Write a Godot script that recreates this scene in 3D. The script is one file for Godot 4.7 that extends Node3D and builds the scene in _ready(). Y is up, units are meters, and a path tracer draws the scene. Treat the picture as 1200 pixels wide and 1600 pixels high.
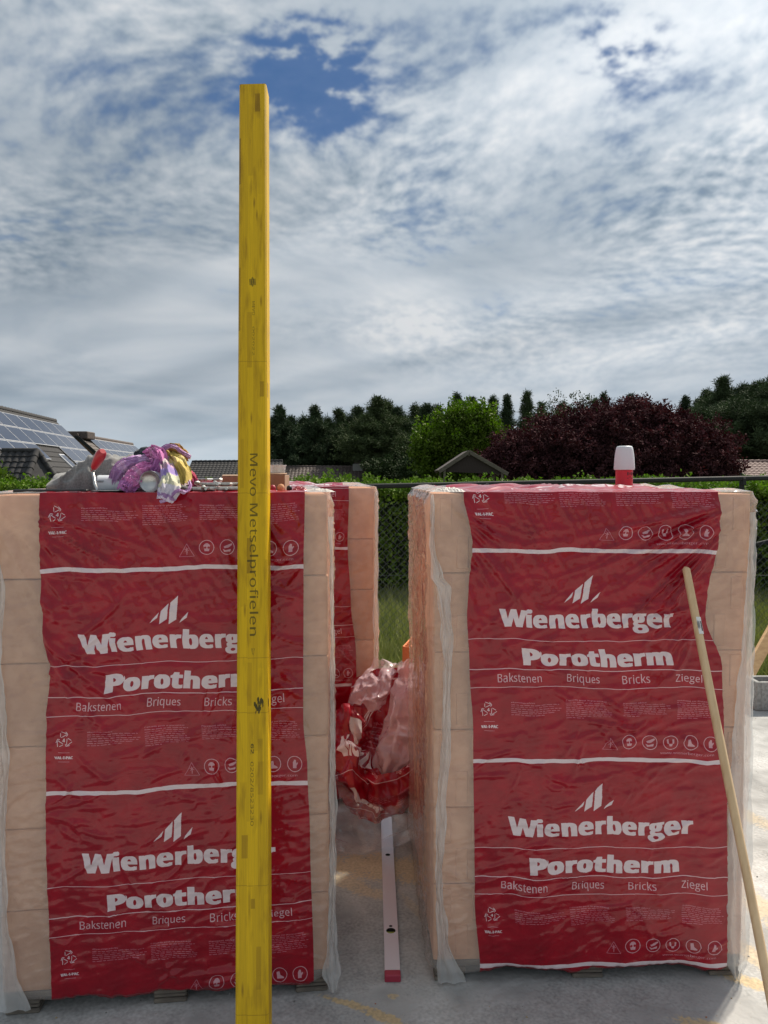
extends Node3D

const EYE := 1.62
const PITCH := 0.04538

var M := {}
var taken := {}
var rng := RandomNumberGenerator.new()
var na := FastNoiseLite.new()      # general noises
var nb := FastNoiseLite.new()
var nc := FastNoiseLite.new()


# ---------------------------------------------------------------- mesh builder
class Shape:
	var v := PackedVector3Array()
	var uv := PackedVector2Array()
	var idx := PackedInt32Array()

	func vert(p: Vector3, t := Vector2.ZERO) -> int:
		v.append(p)
		uv.append(t)
		return v.size() - 1

	func tri(a: int, b: int, c: int) -> void:
		idx.append(a)
		idx.append(b)
		idx.append(c)

	# flat quad turned so that it faces away from a point inside
	func quad_out(a: Vector3, b: Vector3, c: Vector3, d: Vector3, inside: Vector3) -> void:
		var n := (c - a).cross(b - a)
		var i := v.size()
		if n.dot((a + b + c + d) * 0.25 - inside) < 0.0:
			var t := b
			b = d
			d = t
		vert(a, Vector2(0, 0))
		vert(b, Vector2(1, 0))
		vert(c, Vector2(1, 1))
		vert(d, Vector2(0, 1))
		tri(i, i + 1, i + 2)
		tri(i, i + 2, i + 3)

	func tri_out(a: Vector3, b: Vector3, c: Vector3, inside: Vector3) -> void:
		var n := (c - a).cross(b - a)
		var i := v.size()
		if n.dot((a + b + c) / 3.0 - inside) < 0.0:
			var t := b
			b = c
			c = t
		vert(a, Vector2(0, 0))
		vert(b, Vector2(1, 0))
		vert(c, Vector2(1, 1))
		tri(i, i + 1, i + 2)

	# box with chamfered edges
	func box(size: Vector3, at := Transform3D.IDENTITY, bevel := 0.004) -> void:
		var h := size * 0.5
		var o := at.origin
		var b := minf(bevel, minf(h.x, minf(h.y, h.z)) * 0.8)
		var p := func(sx: float, sy: float, sz: float, ax: int) -> Vector3:
			var q := Vector3(sx * (h.x - (0.0 if ax == 0 else b)), sy * (h.y - (0.0 if ax == 1 else b)), sz * (h.z - (0.0 if ax == 2 else b)))
			return at * q
		for s in [-1.0, 1.0]:
			quad_out(p.call(s, -1, -1, 0), p.call(s, 1, -1, 0), p.call(s, 1, 1, 0), p.call(s, -1, 1, 0), o)
			quad_out(p.call(-1, s, -1, 1), p.call(1, s, -1, 1), p.call(1, s, 1, 1), p.call(-1, s, 1, 1), o)
			quad_out(p.call(-1, -1, s, 2), p.call(1, -1, s, 2), p.call(1, 1, s, 2), p.call(-1, 1, s, 2), o)
			for t in [-1.0, 1.0]:
				quad_out(p.call(s, t, -1, 0), p.call(s, t, 1, 0), p.call(s, t, 1, 1), p.call(s, t, -1, 1), o)
				quad_out(p.call(s, -1, t, 0), p.call(s, 1, t, 0), p.call(s, 1, t, 2), p.call(s, -1, t, 2), o)
				quad_out(p.call(-1, s, t, 1), p.call(1, s, t, 1), p.call(1, s, t, 2), p.call(-1, s, t, 2), o)
				for u in [-1.0, 1.0]:
					tri_out(p.call(s, t, u, 0), p.call(s, t, u, 1), p.call(s, t, u, 2), o)

	# smooth grid, f(i, j) gives [position, uv]; flip turns the faces
	func grid(nu: int, nv: int, f: Callable, flip := false) -> void:
		var o := v.size()
		for j in nv + 1:
			for i in nu + 1:
				var r: Array = f.call(i, j)
				v.append(r[0])
				uv.append(r[1])
		for j in nv:
			for i in nu:
				var a := o + j * (nu + 1) + i
				var b := a + 1
				var c := a + nu + 2
				var d := a + nu + 1
				if flip:
					tri(a, d, c)
					tri(a, c, b)
				else:
					tri(a, b, c)
					tri(a, c, d)

	# tapered tube through points
	func tube(pts: Array, radii: Array, seg := 8, caps := true) -> void:
		var o := v.size()
		var up := Vector3(0.31, 0.83, 0.46).normalized()
		for k in pts.size():
			var p: Vector3 = pts[k]
			var t: Vector3 = (pts[mini(k + 1, pts.size() - 1)] - pts[maxi(k - 1, 0)]).normalized()
			var x := t.cross(up)
			if x.length() < 0.05:
				x = t.cross(Vector3.RIGHT)
			x = x.normalized()
			var y := t.cross(x).normalized()
			for s in seg + 1:
				var a := TAU * s / seg
				vert(p + (x * cos(a) + y * sin(a)) * float(radii[k]), Vector2(float(s) / seg, float(k) / maxi(1, pts.size() - 1)))
		for k in pts.size() - 1:
			for s in seg:
				var a := o + k * (seg + 1) + s
				tri(a, a + seg + 1, a + seg + 2)
				tri(a, a + seg + 2, a + 1)
		if caps:
			for e in [0, pts.size() - 1]:
				var c := vert(pts[e], Vector2(0.5, 0.5))
				var ring := v.size()
				for s in seg + 1:
					vert(v[o + e * (seg + 1) + s], Vector2(0.5, 0.5))
				for s in seg:
					if e == 0:
						tri(c, ring + s, ring + s + 1)
					else:
						tri(c, ring + s + 1, ring + s)

	# lathe round the y axis of `at`; profile of Vector2(radius, height); each segment keeps its own edge
	func lathe(profile: Array, seg := 24, at := Transform3D.IDENTITY, soft := false) -> void:
		if soft:
			var o := v.size()
			for k in profile.size():
				for s in seg + 1:
					var a := TAU * s / seg
					vert(at * Vector3(cos(a) * profile[k].x, profile[k].y, sin(a) * profile[k].x), Vector2(float(s) / seg, float(k) / (profile.size() - 1)))
			for k in profile.size() - 1:
				for s in seg:
					var a := o + k * (seg + 1) + s
					tri(a, a + 1, a + seg + 2)
					tri(a, a + seg + 2, a + seg + 1)
			return
		for k in profile.size() - 1:
			lathe([profile[k], profile[k + 1]], seg, at, true)

	func commit() -> ArrayMesh:
		var n := PackedVector3Array()
		n.resize(v.size())
		for k in range(0, idx.size(), 3):
			var a := idx[k]
			var b := idx[k + 1]
			var c := idx[k + 2]
			var f := (v[c] - v[a]).cross(v[b] - v[a])
			n[a] += f
			n[b] += f
			n[c] += f
		for k in n.size():
			n[k] = n[k].normalized() if n[k].length_squared() > 1e-20 else Vector3.UP
		var arr := []
		arr.resize(Mesh.ARRAY_MAX)
		arr[Mesh.ARRAY_VERTEX] = v
		arr[Mesh.ARRAY_NORMAL] = n
		arr[Mesh.ARRAY_TEX_UV] = uv
		arr[Mesh.ARRAY_INDEX] = idx
		var m := ArrayMesh.new()
		m.add_surface_from_arrays(Mesh.PRIMITIVE_TRIANGLES, arr)
		return m


# ---------------------------------------------------------------- naming and tagging
func numbered(called: String) -> String:
	if not taken.has(called):
		taken[called] = 0
		return called
	taken[called] += 1
	return "%s_%03d" % [called, taken[called]]


func thing(called: String, label: String, category: String, at := Vector3.ZERO, turn := 0.0, group := "") -> Node3D:
	var o := Node3D.new()
	o.name = numbered(called)
	add_child(o)
	o.position = at
	o.rotation.y = turn
	tag(o, label, category, group)
	return o


func tag(o: Node, label: String, category: String, group := "") -> void:
	o.set_meta("label", label)
	o.set_meta("category", category)
	if group:
		o.set_meta("group", group)


func part(called: String, mesh: Mesh, m: Material, parent: Node, kind := "") -> MeshInstance3D:
	var o := MeshInstance3D.new()
	o.mesh = mesh
	o.material_override = m
	if parent == self:
		o.name = numbered(called)
		add_child(o)
	else:
		o.name = called
		parent.add_child(o, true)
	if kind:
		o.set_meta("kind", kind)
	return o


func scatter(called: String, mesh: Mesh, m: Material, places: Array, tints: Array, parent: Node) -> MultiMeshInstance3D:
	var mm := MultiMesh.new()
	mm.transform_format = MultiMesh.TRANSFORM_3D
	mm.use_colors = true
	mm.mesh = mesh
	mm.instance_count = places.size()
	for i in places.size():
		mm.set_instance_transform(i, places[i])
		mm.set_instance_color(i, tints[i])
	var o := MultiMeshInstance3D.new()
	o.multimesh = mm
	o.material_override = m
	if parent == self:
		o.name = numbered(called)
		add_child(o)
	else:
		o.name = called
		parent.add_child(o, true)
	o.set_meta("kind", "stuff")
	return o


# a point on the ray of a photo pixel, at a given distance ahead: the surveying of the place
func at(px: float, py: float, ahead: float) -> Vector3:
	var u := (px - 600.0) / 1202.0
	var w := (py - 800.0) / 1202.0
	var t := ahead / (cos(PITCH) - w * sin(PITCH))
	return Vector3(u * t, EYE + (-w * cos(PITCH) - sin(PITCH)) * t, -ahead)


# ---------------------------------------------------------------- materials
func lin(r: float, g: float, b: float, a := 1.0) -> Color:
	var c := Color(r, g, b).linear_to_srgb()
	c.a = a
	return c


func mat(r: float, g: float, b: float, rough := 0.8, metal := 0.0) -> StandardMaterial3D:
	var m := StandardMaterial3D.new()
	m.albedo_color = lin(r, g, b)
	m.roughness = rough
	m.metallic = metal
	return m


# a grained material: two linear colours mixed by seamless noise, laid on in object space; repeats every `period` metres
func grained(c1: Color, c2: Color, rough: float, period: float, freq := 6.0, bump := 0.0, seed_ := 1, octaves := 5, stretch := Vector3.ONE, world := false) -> StandardMaterial3D:
	var n := FastNoiseLite.new()
	n.seed = seed_
	n.noise_type = FastNoiseLite.TYPE_SIMPLEX_SMOOTH
	n.frequency = freq / 256.0
	n.fractal_octaves = octaves
	n.fractal_gain = 0.6
	var g := n.get_seamless_image(256, 256)
	var src := g.get_data()
	var px := PackedByteArray()
	px.resize(256 * 256 * 3)
	var lut := PackedByteArray()
	for k in 256:
		var t := smoothstep(0.12, 0.88, k / 255.0)
		var c := c1.lerp(c2, t).linear_to_srgb()
		lut.append(c.r8)
		lut.append(c.g8)
		lut.append(c.b8)
	for k in 256 * 256:
		var s := src[k] * 3
		px[k * 3] = lut[s]
		px[k * 3 + 1] = lut[s + 1]
		px[k * 3 + 2] = lut[s + 2]
	var m := StandardMaterial3D.new()
	m.albedo_texture = ImageTexture.create_from_image(Image.create_from_data(256, 256, false, Image.FORMAT_RGB8, px))
	m.roughness = rough
	m.uv1_triplanar = true
	m.uv1_world_triplanar = world
	m.uv1_scale = Vector3.ONE / period * stretch
	if bump > 0.0:
		m.heightmap_enabled = true
		m.heightmap_texture = ImageTexture.create_from_image(g)
		m.heightmap_scale = bump
	return m


func leafy(rough := 0.6, back := Color(0.25, 0.35, 0.1)) -> StandardMaterial3D:
	var m := StandardMaterial3D.new()
	m.vertex_color_use_as_albedo = true
	m.roughness = rough
	m.backlight_enabled = true
	m.backlight = back
	m.metallic_specular = 0.3
	return m


func make_materials() -> void:
	M.brick = []
	for k in 3:
		var t: float = [1.0, 0.87, 1.12][k]
		M.brick.append(grained(Color(0.57, 0.285, 0.155) * t, Color(0.69, 0.38, 0.225) * t, 0.9, 0.6, 5.0, 0.06, 20 + k))
	M.brick_raw = grained(Color(0.50, 0.15, 0.05), Color(0.62, 0.22, 0.09), 0.9, 0.5, 6.0, 0.06, 31)
	M.pallet_wood = grained(Color(0.10, 0.085, 0.07), Color(0.25, 0.215, 0.17), 0.9, 0.5, 6.0, 0.1, 33, 5, Vector3(0.35, 2.2, 1.0))
	M.pole_wood = grained(Color(0.58, 0.39, 0.21), Color(0.74, 0.54, 0.32), 0.55, 0.4, 5.0, 0.01, 35, 4, Vector3(3, 0.25, 3))
	M.plank_wood = grained(Color(0.42, 0.24, 0.11), Color(0.58, 0.38, 0.19), 0.75, 0.5, 6.0, 0.03, 36, 5, Vector3(0.3, 3, 3))
	M.cardboard = grained(Color(0.30, 0.19, 0.12), Color(0.36, 0.24, 0.16), 0.9, 0.3, 5.0, 0.01, 37)
	M.felt = grained(Color(0.17, 0.17, 0.165), Color(0.29, 0.285, 0.275), 1.0, 0.16, 20.0, 0.05, 38, 4)
	M.felt.rim_enabled = true
	M.felt.rim = 0.5
	M.concrete_block = grained(Color(0.22, 0.22, 0.21), Color(0.36, 0.36, 0.345), 0.95, 0.4, 14.0, 0.1, 39, 4)
	M.black_metal = mat(0.012, 0.012, 0.013, 0.45)
	M.fence_green = mat(0.008, 0.011, 0.011, 0.75)
	M.fence_wire = mat(0.10, 0.115, 0.105, 0.5, 0.2)
	M.steel = mat(0.55, 0.55, 0.54, 0.32, 1.0)
	M.old_steel = grained(Color(0.30, 0.29, 0.27), Color(0.50, 0.49, 0.47), 0.4, 0.1, 5.0, 0.01, 41)
	M.old_steel.metallic = 0.85
	M.alu = mat(0.70, 0.69, 0.72, 0.42, 0.55)
	M.level_red = mat(0.38, 0.03, 0.06, 0.5)
	M.vial = mat(0.30, 0.33, 0.03, 0.15)
	M.dark_hole = mat(0.02, 0.018, 0.018, 0.8)
	M.handle_red = mat(0.42, 0.018, 0.03, 0.35)
	M.can_red = mat(0.62, 0.02, 0.045, 0.3)
	M.cap_white = mat(0.66, 0.70, 0.74, 0.35)
	M.paper = mat(0.75, 0.74, 0.72, 0.7)
	M.ink = mat(0.04, 0.04, 0.045, 0.7)
	M.film_clear = film(0.80, 0.71, 0.64, 0.22, 0.13)
	M.film_thin = film(0.80, 0.74, 0.74, 0.10, 0.08)
	M.film_haze = film(0.78, 0.77, 0.75, 0.44, 0.12)
	M.film_milk = film(0.66, 0.65, 0.62, 0.70, 0.5)
	M.film_pink = film(0.86, 0.64, 0.68, 0.40, 0.07, 0.7)


# plastic film: thin, glossy, crinkled
func film(r: float, g: float, b: float, alpha: float, rough: float, folds := 0.4) -> StandardMaterial3D:
	var m := StandardMaterial3D.new()
	m.albedo_color = lin(r, g, b, alpha)
	m.transparency = BaseMaterial3D.TRANSPARENCY_ALPHA
	m.roughness = rough
	crinkle(m, folds)
	return m


func crinkle(m: StandardMaterial3D, amount: float) -> void:
	if not M.has("crinkle_map"):
		var im := Image.create(512, 512, false, Image.FORMAT_L8)
		var n1 := FastNoiseLite.new()
		n1.seed = 71
		n1.noise_type = FastNoiseLite.TYPE_SIMPLEX_SMOOTH
		n1.fractal_type = FastNoiseLite.FRACTAL_RIDGED
		n1.frequency = 6.0 / 512
		n1.fractal_octaves = 4
		var a := n1.get_seamless_image(512, 512).get_data()
		var n2 := FastNoiseLite.new()
		n2.seed = 72
		n2.frequency = 9.0 / 512
		n2.fractal_octaves = 3
		var b := n2.get_seamless_image(512, 512).get_data()
		for y in 512:
			for x in 512:
				var k := y * 512 + x
				var t := pow(a[k] / 255.0, 3.0) * 0.65 + b[k] / 255.0 * 0.35
				im.set_pixel(x, y, Color(t, t, t))
		M.crinkle_map = ImageTexture.create_from_image(im)
	m.uv1_triplanar = m.albedo_texture == null
	m.uv1_scale = Vector3.ONE * 2.2
	m.heightmap_enabled = true
	m.heightmap_texture = M.crinkle_map
	m.heightmap_scale = amount


# ---------------------------------------------------------------- camera, sky, sun
func make_view() -> void:
	var cam := Camera3D.new()
	cam.name = "camera"
	cam.fov = rad_to_deg(2.0 * atan(800.0 / 1202.0))
	cam.near = 0.05
	cam.far = 4000.0
	add_child(cam)
	cam.position = Vector3(0, EYE, 0)
	cam.rotation.x = -PITCH
	cam.current = true

	var env := Environment.new()
	env.background_mode = Environment.BG_SKY
	env.tonemap_mode = Environment.TONE_MAPPER_LINEAR
	env.tonemap_exposure = 1.36
	env.background_energy_multiplier = 1.0
	env.sdfgi_enabled = true
	env.ssao_enabled = true
	env.ssil_enabled = true
	var pan := PanoramaSkyMaterial.new()
	pan.panorama = ImageTexture.create_from_image(cloud_panorama())
	var sky := Sky.new()
	sky.sky_material = pan
	env.sky = sky
	var we := WorldEnvironment.new()
	we.name = "world_environment"
	we.environment = env
	add_child(we)

	var sun := DirectionalLight3D.new()
	sun.name = "sun"
	sun.light_energy = SUN_ENERGY
	sun.light_angular_distance = 2.0
	sun.light_color = Color(1.0, 0.955, 0.89)
	sun.shadow_enabled = true
	add_child(sun)
	sun.look_at_from_position(Vector3.ZERO, -SUN_DIR, Vector3.UP)


const SKY_W := 3584
const SUN_ENERGY := 1.35
const SUN_AZ := 0.70          # to the right of straight ahead
const SUN_EL := 0.87
var SUN_DIR := Vector3(sin(SUN_AZ) * cos(SUN_EL), sin(SUN_EL), -cos(SUN_AZ) * cos(SUN_EL))
var sky_px := PackedByteArray()
var sky_rows := {}
var sk := []


func cloud_panorama() -> Image:
	var h := SKY_W / 2
	for k in 5:
		var n := FastNoiseLite.new()
		n.seed = 400 + k * 7
		n.noise_type = FastNoiseLite.TYPE_SIMPLEX_SMOOTH
		n.frequency = 1.0
		n.fractal_octaves = [3, 5, 5, 3, 3][k]
		n.fractal_gain = [0.5, 0.50, 0.58, 0.45, 0.5][k]
		sk.append(n)
	sky_rows.clear()
	var out: Array = []
	out.resize(h / 2)
	var job := WorkerThreadPool.add_group_task(func(r: int) -> void: out[r] = sky_row(r, h), h / 2)
	WorkerThreadPool.wait_for_group_task_completion(job)
	var px := PackedByteArray()
	for r in h / 2:
		px.append_array(out[r])
	var below := PackedByteArray()
	below.resize(SKY_W * 3 * (h / 2))
	below.fill(120)
	px.append_array(below)
	return Image.create_from_data(SKY_W, h, false, Image.FORMAT_RGB8, px)


func sky_row(r: int, h: int) -> PackedByteArray:
	var row := PackedByteArray()
	row.resize(SKY_W * 3)
	var el := (0.5 - (r + 0.5) / h) * PI
	var ce := cos(el)
	var se := sin(el)
	var q := 1.0 / (se + 0.19)
	var n0: FastNoiseLite = sk[0]
	var n1: FastNoiseLite = sk[1]
	var n2: FastNoiseLite = sk[2]
	var n3: FastNoiseLite = sk[3]
	var eld := rad_to_deg(el)
	var fine := smoothstep(3.0, 15.0, eld)
	var low := 1.0 - smoothstep(0.0, 13.0, eld)
	var blue_top := Color(0.042, 0.108, 0.26)
	var blue := Color(0.30, 0.42, 0.60).lerp(blue_top, smoothstep(0.0, 26.0, eld))
	var step := 1 if eld < 34.0 else (2 if eld < 55.0 else 8)
	for c in SKY_W:
		if c % step:
			for e in 3:
				row[c * 3 + e] = row[c * 3 - 3 + e]
			continue
		var az := TAU * (c + 0.5) / SKY_W
		var dx := sin(az) * ce
		var dz := -cos(az) * ce
		var x := dx * q
		var z := dz * q
		# streets of cloud that run away to the right, with a slow warp
		var wx := n3.get_noise_2d(x * 0.5, z * 0.5) * 0.35
		var wz := n3.get_noise_2d(x * 0.5 + 31.0, z * 0.5 + 7.0) * 0.35
		var big := n0.get_noise_2d(x * 0.42 + 3.1 + wx, z * 0.42 + 1.7 + wz)
		var mid := n1.get_noise_2d(x * 2.0 + wx * 2.4, z * 2.6 + wz * 2.4)
		var puff := n2.get_noise_2d(x * 13.0 + wx * 9.0, z * 14.0 + wz * 9.0)
		var streak := n3.get_noise_2d((x * 0.8 + z * 0.5) * 0.55, (z * 0.8 - x * 0.5) * 1.9)
		var azd := rad_to_deg(az if az < PI else az - TAU)
		# two rifts in the cloud
		var g1 := exp(-(pow((azd + 5.0) / 4.4, 2.0) + pow((eld - 27.2) / 3.3, 2.0)))
		var g2 := exp(-(pow((azd - 17.0) / 3.2, 2.0) + pow((eld - 27.6) / 2.4, 2.0)))
		var g3 := exp(-(pow((azd + 12.0) / 8.0, 2.0) + pow((eld - 23.0) / 7.0, 2.0)))
		var cover := smoothstep(-0.42, 0.30, big * 0.5 + mid * 0.5 + puff * (0.16 + 0.14 * fine) + 0.42 + low * 0.4 - g1 * (0.62 - mid * 1.2 - puff * 1.1) - g2 * (0.42 - mid * 0.7 - puff * 0.7) - g3 * 0.09)
		cover = 0.10 + 0.90 * cover
		var cs := dx * SUN_DIR.x + se * SUN_DIR.y + dz * SUN_DIR.z
		var glow := pow(maxf(0.0, cs), 4.0)
		var halo := pow(maxf(0.0, cs), 24.0)
		var lumpy := clampf(0.42 + n0.get_noise_2d(x * 0.7 + 60.0, z * 0.7 + 20.0) * 1.2 + dx * 0.9, 0.06, 1.0)
		var tone := 0.5 + mid * (0.30 - 0.10 * low) + puff * 0.78 * fine * lumpy + streak * (0.26 - 0.06 * low) + big * 0.36
		tone = clampf(tone + glow * 0.25 - low * 0.02, 0.0, 1.0)
		var thick := clampf(0.5 - streak * 0.9 - big * 0.6, 0.0, 1.0)
		var lum := lerpf(0.275 + 0.08 * low, 0.61 + 0.03 * low, tone) * (0.77 + 0.66 * glow + 0.5 * halo) * lerpf(1.0, 0.88, thick)
		var cr := lum * lerpf(0.74, 0.97, tone)
		var cg := lum * lerpf(0.955, 1.0, tone)
		var cb := lum * lerpf(1.18, 1.03, tone)
		var rr := lerpf(blue.r, cr, cover)
		var gg := lerpf(blue.g, cg, cover)
		var bb := lerpf(blue.b, cb, cover)
		# far air near the horizon
		var hz := pow(1.0 - smoothstep(0.0, 8.0, eld), 2.0) * 0.45
		rr = lerpf(rr, 0.44, hz)
		gg = lerpf(gg, 0.53, hz)
		bb = lerpf(bb, 0.60, hz)
		var k := c * 3
		row[k] = int(255.0 * pow(clampf(rr, 0.0, 1.0), 0.4545))
		row[k + 1] = int(255.0 * pow(clampf(gg, 0.0, 1.0), 0.4545))
		row[k + 2] = int(255.0 * pow(clampf(bb, 0.0, 1.0), 0.4545))
	return row


# ---------------------------------------------------------------- the print on the film: one repeat, 0.80 m x 0.667 m
const PW := 1280
const PH := 1067
var ink := PackedByteArray()
var iw := 0
var ih := 0


func dot(x: int, y: int, a := 255) -> void:
	if x >= 0 and y >= 0 and x < iw and y < ih:
		var k := y * iw + x
		ink[k] = maxi(ink[k], a)


func fill_tri(a: Vector2, b: Vector2, c: Vector2, tone := 255) -> void:
	var x0 := int(floor(minf(a.x, minf(b.x, c.x))))
	var x1 := int(ceil(maxf(a.x, maxf(b.x, c.x))))
	var y0 := int(floor(minf(a.y, minf(b.y, c.y))))
	var y1 := int(ceil(maxf(a.y, maxf(b.y, c.y))))
	var area := (b - a).cross(c - a)
	if absf(area) < 1e-6:
		return
	for y in range(y0, y1 + 1):
		for x in range(x0, x1 + 1):
			var p := Vector2(x + 0.5, y + 0.5)
			var w0 := (b - a).cross(p - a) / area
			var w1 := (c - b).cross(p - b) / area
			var w2 := (a - c).cross(p - c) / area
			if w0 >= -0.001 and w1 >= -0.001 and w2 >= -0.001:
				dot(x, y, tone)


func fill_poly(pts: Array, tone := 255) -> void:
	var tris := Geometry2D.triangulate_polygon(PackedVector2Array(pts))
	for k in range(0, tris.size(), 3):
		fill_tri(pts[tris[k]], pts[tris[k + 1]], pts[tris[k + 2]], tone)


func stroke(a: Vector2, b: Vector2, w: float, tone := 255) -> void:
	var n := (b - a).orthogonal().normalized() * w * 0.5
	fill_tri(a + n, b + n, b - n, tone)
	fill_tri(a + n, b - n, a - n, tone)


func ring(c: Vector2, r: float, w: float, tone := 255) -> void:
	var n := 40
	for k in n:
		stroke(c + Vector2.from_angle(TAU * k / n) * r, c + Vector2.from_angle(TAU * (k + 1.1) / n) * r, w, tone)


func disc(c: Vector2, r: float, tone := 255) -> void:
	for k in 24:
		fill_tri(c, c + Vector2.from_angle(TAU * k / 24) * r, c + Vector2.from_angle(TAU * (k + 1) / 24) * r, tone)


# words fitted into a box (baseline box of the drawn glyphs); turn = 1 writes them downwards
func words(text: String, box: Rect2, bold := false, fat := 0, tone := 255, turn := 0) -> void:
	var f := SystemFont.new()
	f.font_names = PackedStringArray(["Droid Sans"])
	f.font_weight = 700 if bold else 400
	var t := TextMesh.new()
	t.font = f
	t.font_size = 96
	t.pixel_size = 1.0
	t.depth = 0.0
	t.curve_step = 3.0
	t.text = text
	var arr := t.surface_get_arrays(0)
	var v: PackedVector3Array = arr[Mesh.ARRAY_VERTEX]
	var ix: PackedInt32Array = arr[Mesh.ARRAY_INDEX] if arr[Mesh.ARRAY_INDEX] != null else PackedInt32Array(range(v.size()))
	if v.is_empty():
		return
	var lo := Vector2(1e9, 1e9)
	var hi := Vector2(-1e9, -1e9)
	for p in v:
		lo = lo.min(Vector2(p.x, p.y))
		hi = hi.max(Vector2(p.x, p.y))
	var pts := PackedVector2Array()
	for p in v:
		var u := (p.x - lo.x) / (hi.x - lo.x)
		var w := (hi.y - p.y) / (hi.y - lo.y)
		if turn == 0:
			pts.append(box.position + Vector2(u, w) * box.size)
		else:
			pts.append(box.position + Vector2(1.0 - w, u) * box.size)
	for k in range(0, ix.size(), 3):
		fill_tri(pts[ix[k]], pts[ix[k + 1]], pts[ix[k + 2]], tone)
	if fat > 0:
		var old := ink.duplicate()
		var x0 := maxi(fat, int(box.position.x) - fat)
		var x1 := mini(iw - fat, int(box.end.x) + fat)
		for y in range(maxi(fat, int(box.position.y) - fat), mini(ih - fat, int(box.end.y) + fat)):
			for x in range(x0, x1):
				if old[y * iw + x] == 0:
					for o in [[fat, 0], [-fat, 0], [fat, fat / 3], [-fat, fat / 3], [fat, -fat / 3], [-fat, -fat / 3], [fat / 2, 0], [-fat / 2, 0]]:
						if old[(y + o[1]) * iw + x + o[0]] > 200:
							ink[y * iw + x] = tone
							break


# a paragraph too small to read: a bold heading and ragged lines of word marks
func small_print(x: float, y: float, w: float, lines: int, heading: String, gap := 9.6) -> void:
	words(heading, Rect2(x, y, minf(w * 0.95, heading.length() * 7.6), 8), true, 0, 165)
	for l in lines:
		var cx := x
		var end := x + w * (rng.randf_range(0.84, 1.0) if l < lines - 1 else rng.randf_range(0.3, 0.8))
		var cy := y + 15 + l * gap
		while cx < end - 6:
			var ww := minf(rng.randf_range(10, 34), end - cx)
			stroke(Vector2(cx, cy), Vector2(cx + ww, cy), 2.8, 135)
			for k in int(ww / 7.0):
				if rng.randf() < 0.4:
					stroke(Vector2(cx + k * 7 + 2, cy - 3.5), Vector2(cx + k * 7 + 2, cy + 1), 2.0, 125)
			cx += ww + 5.5


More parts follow.
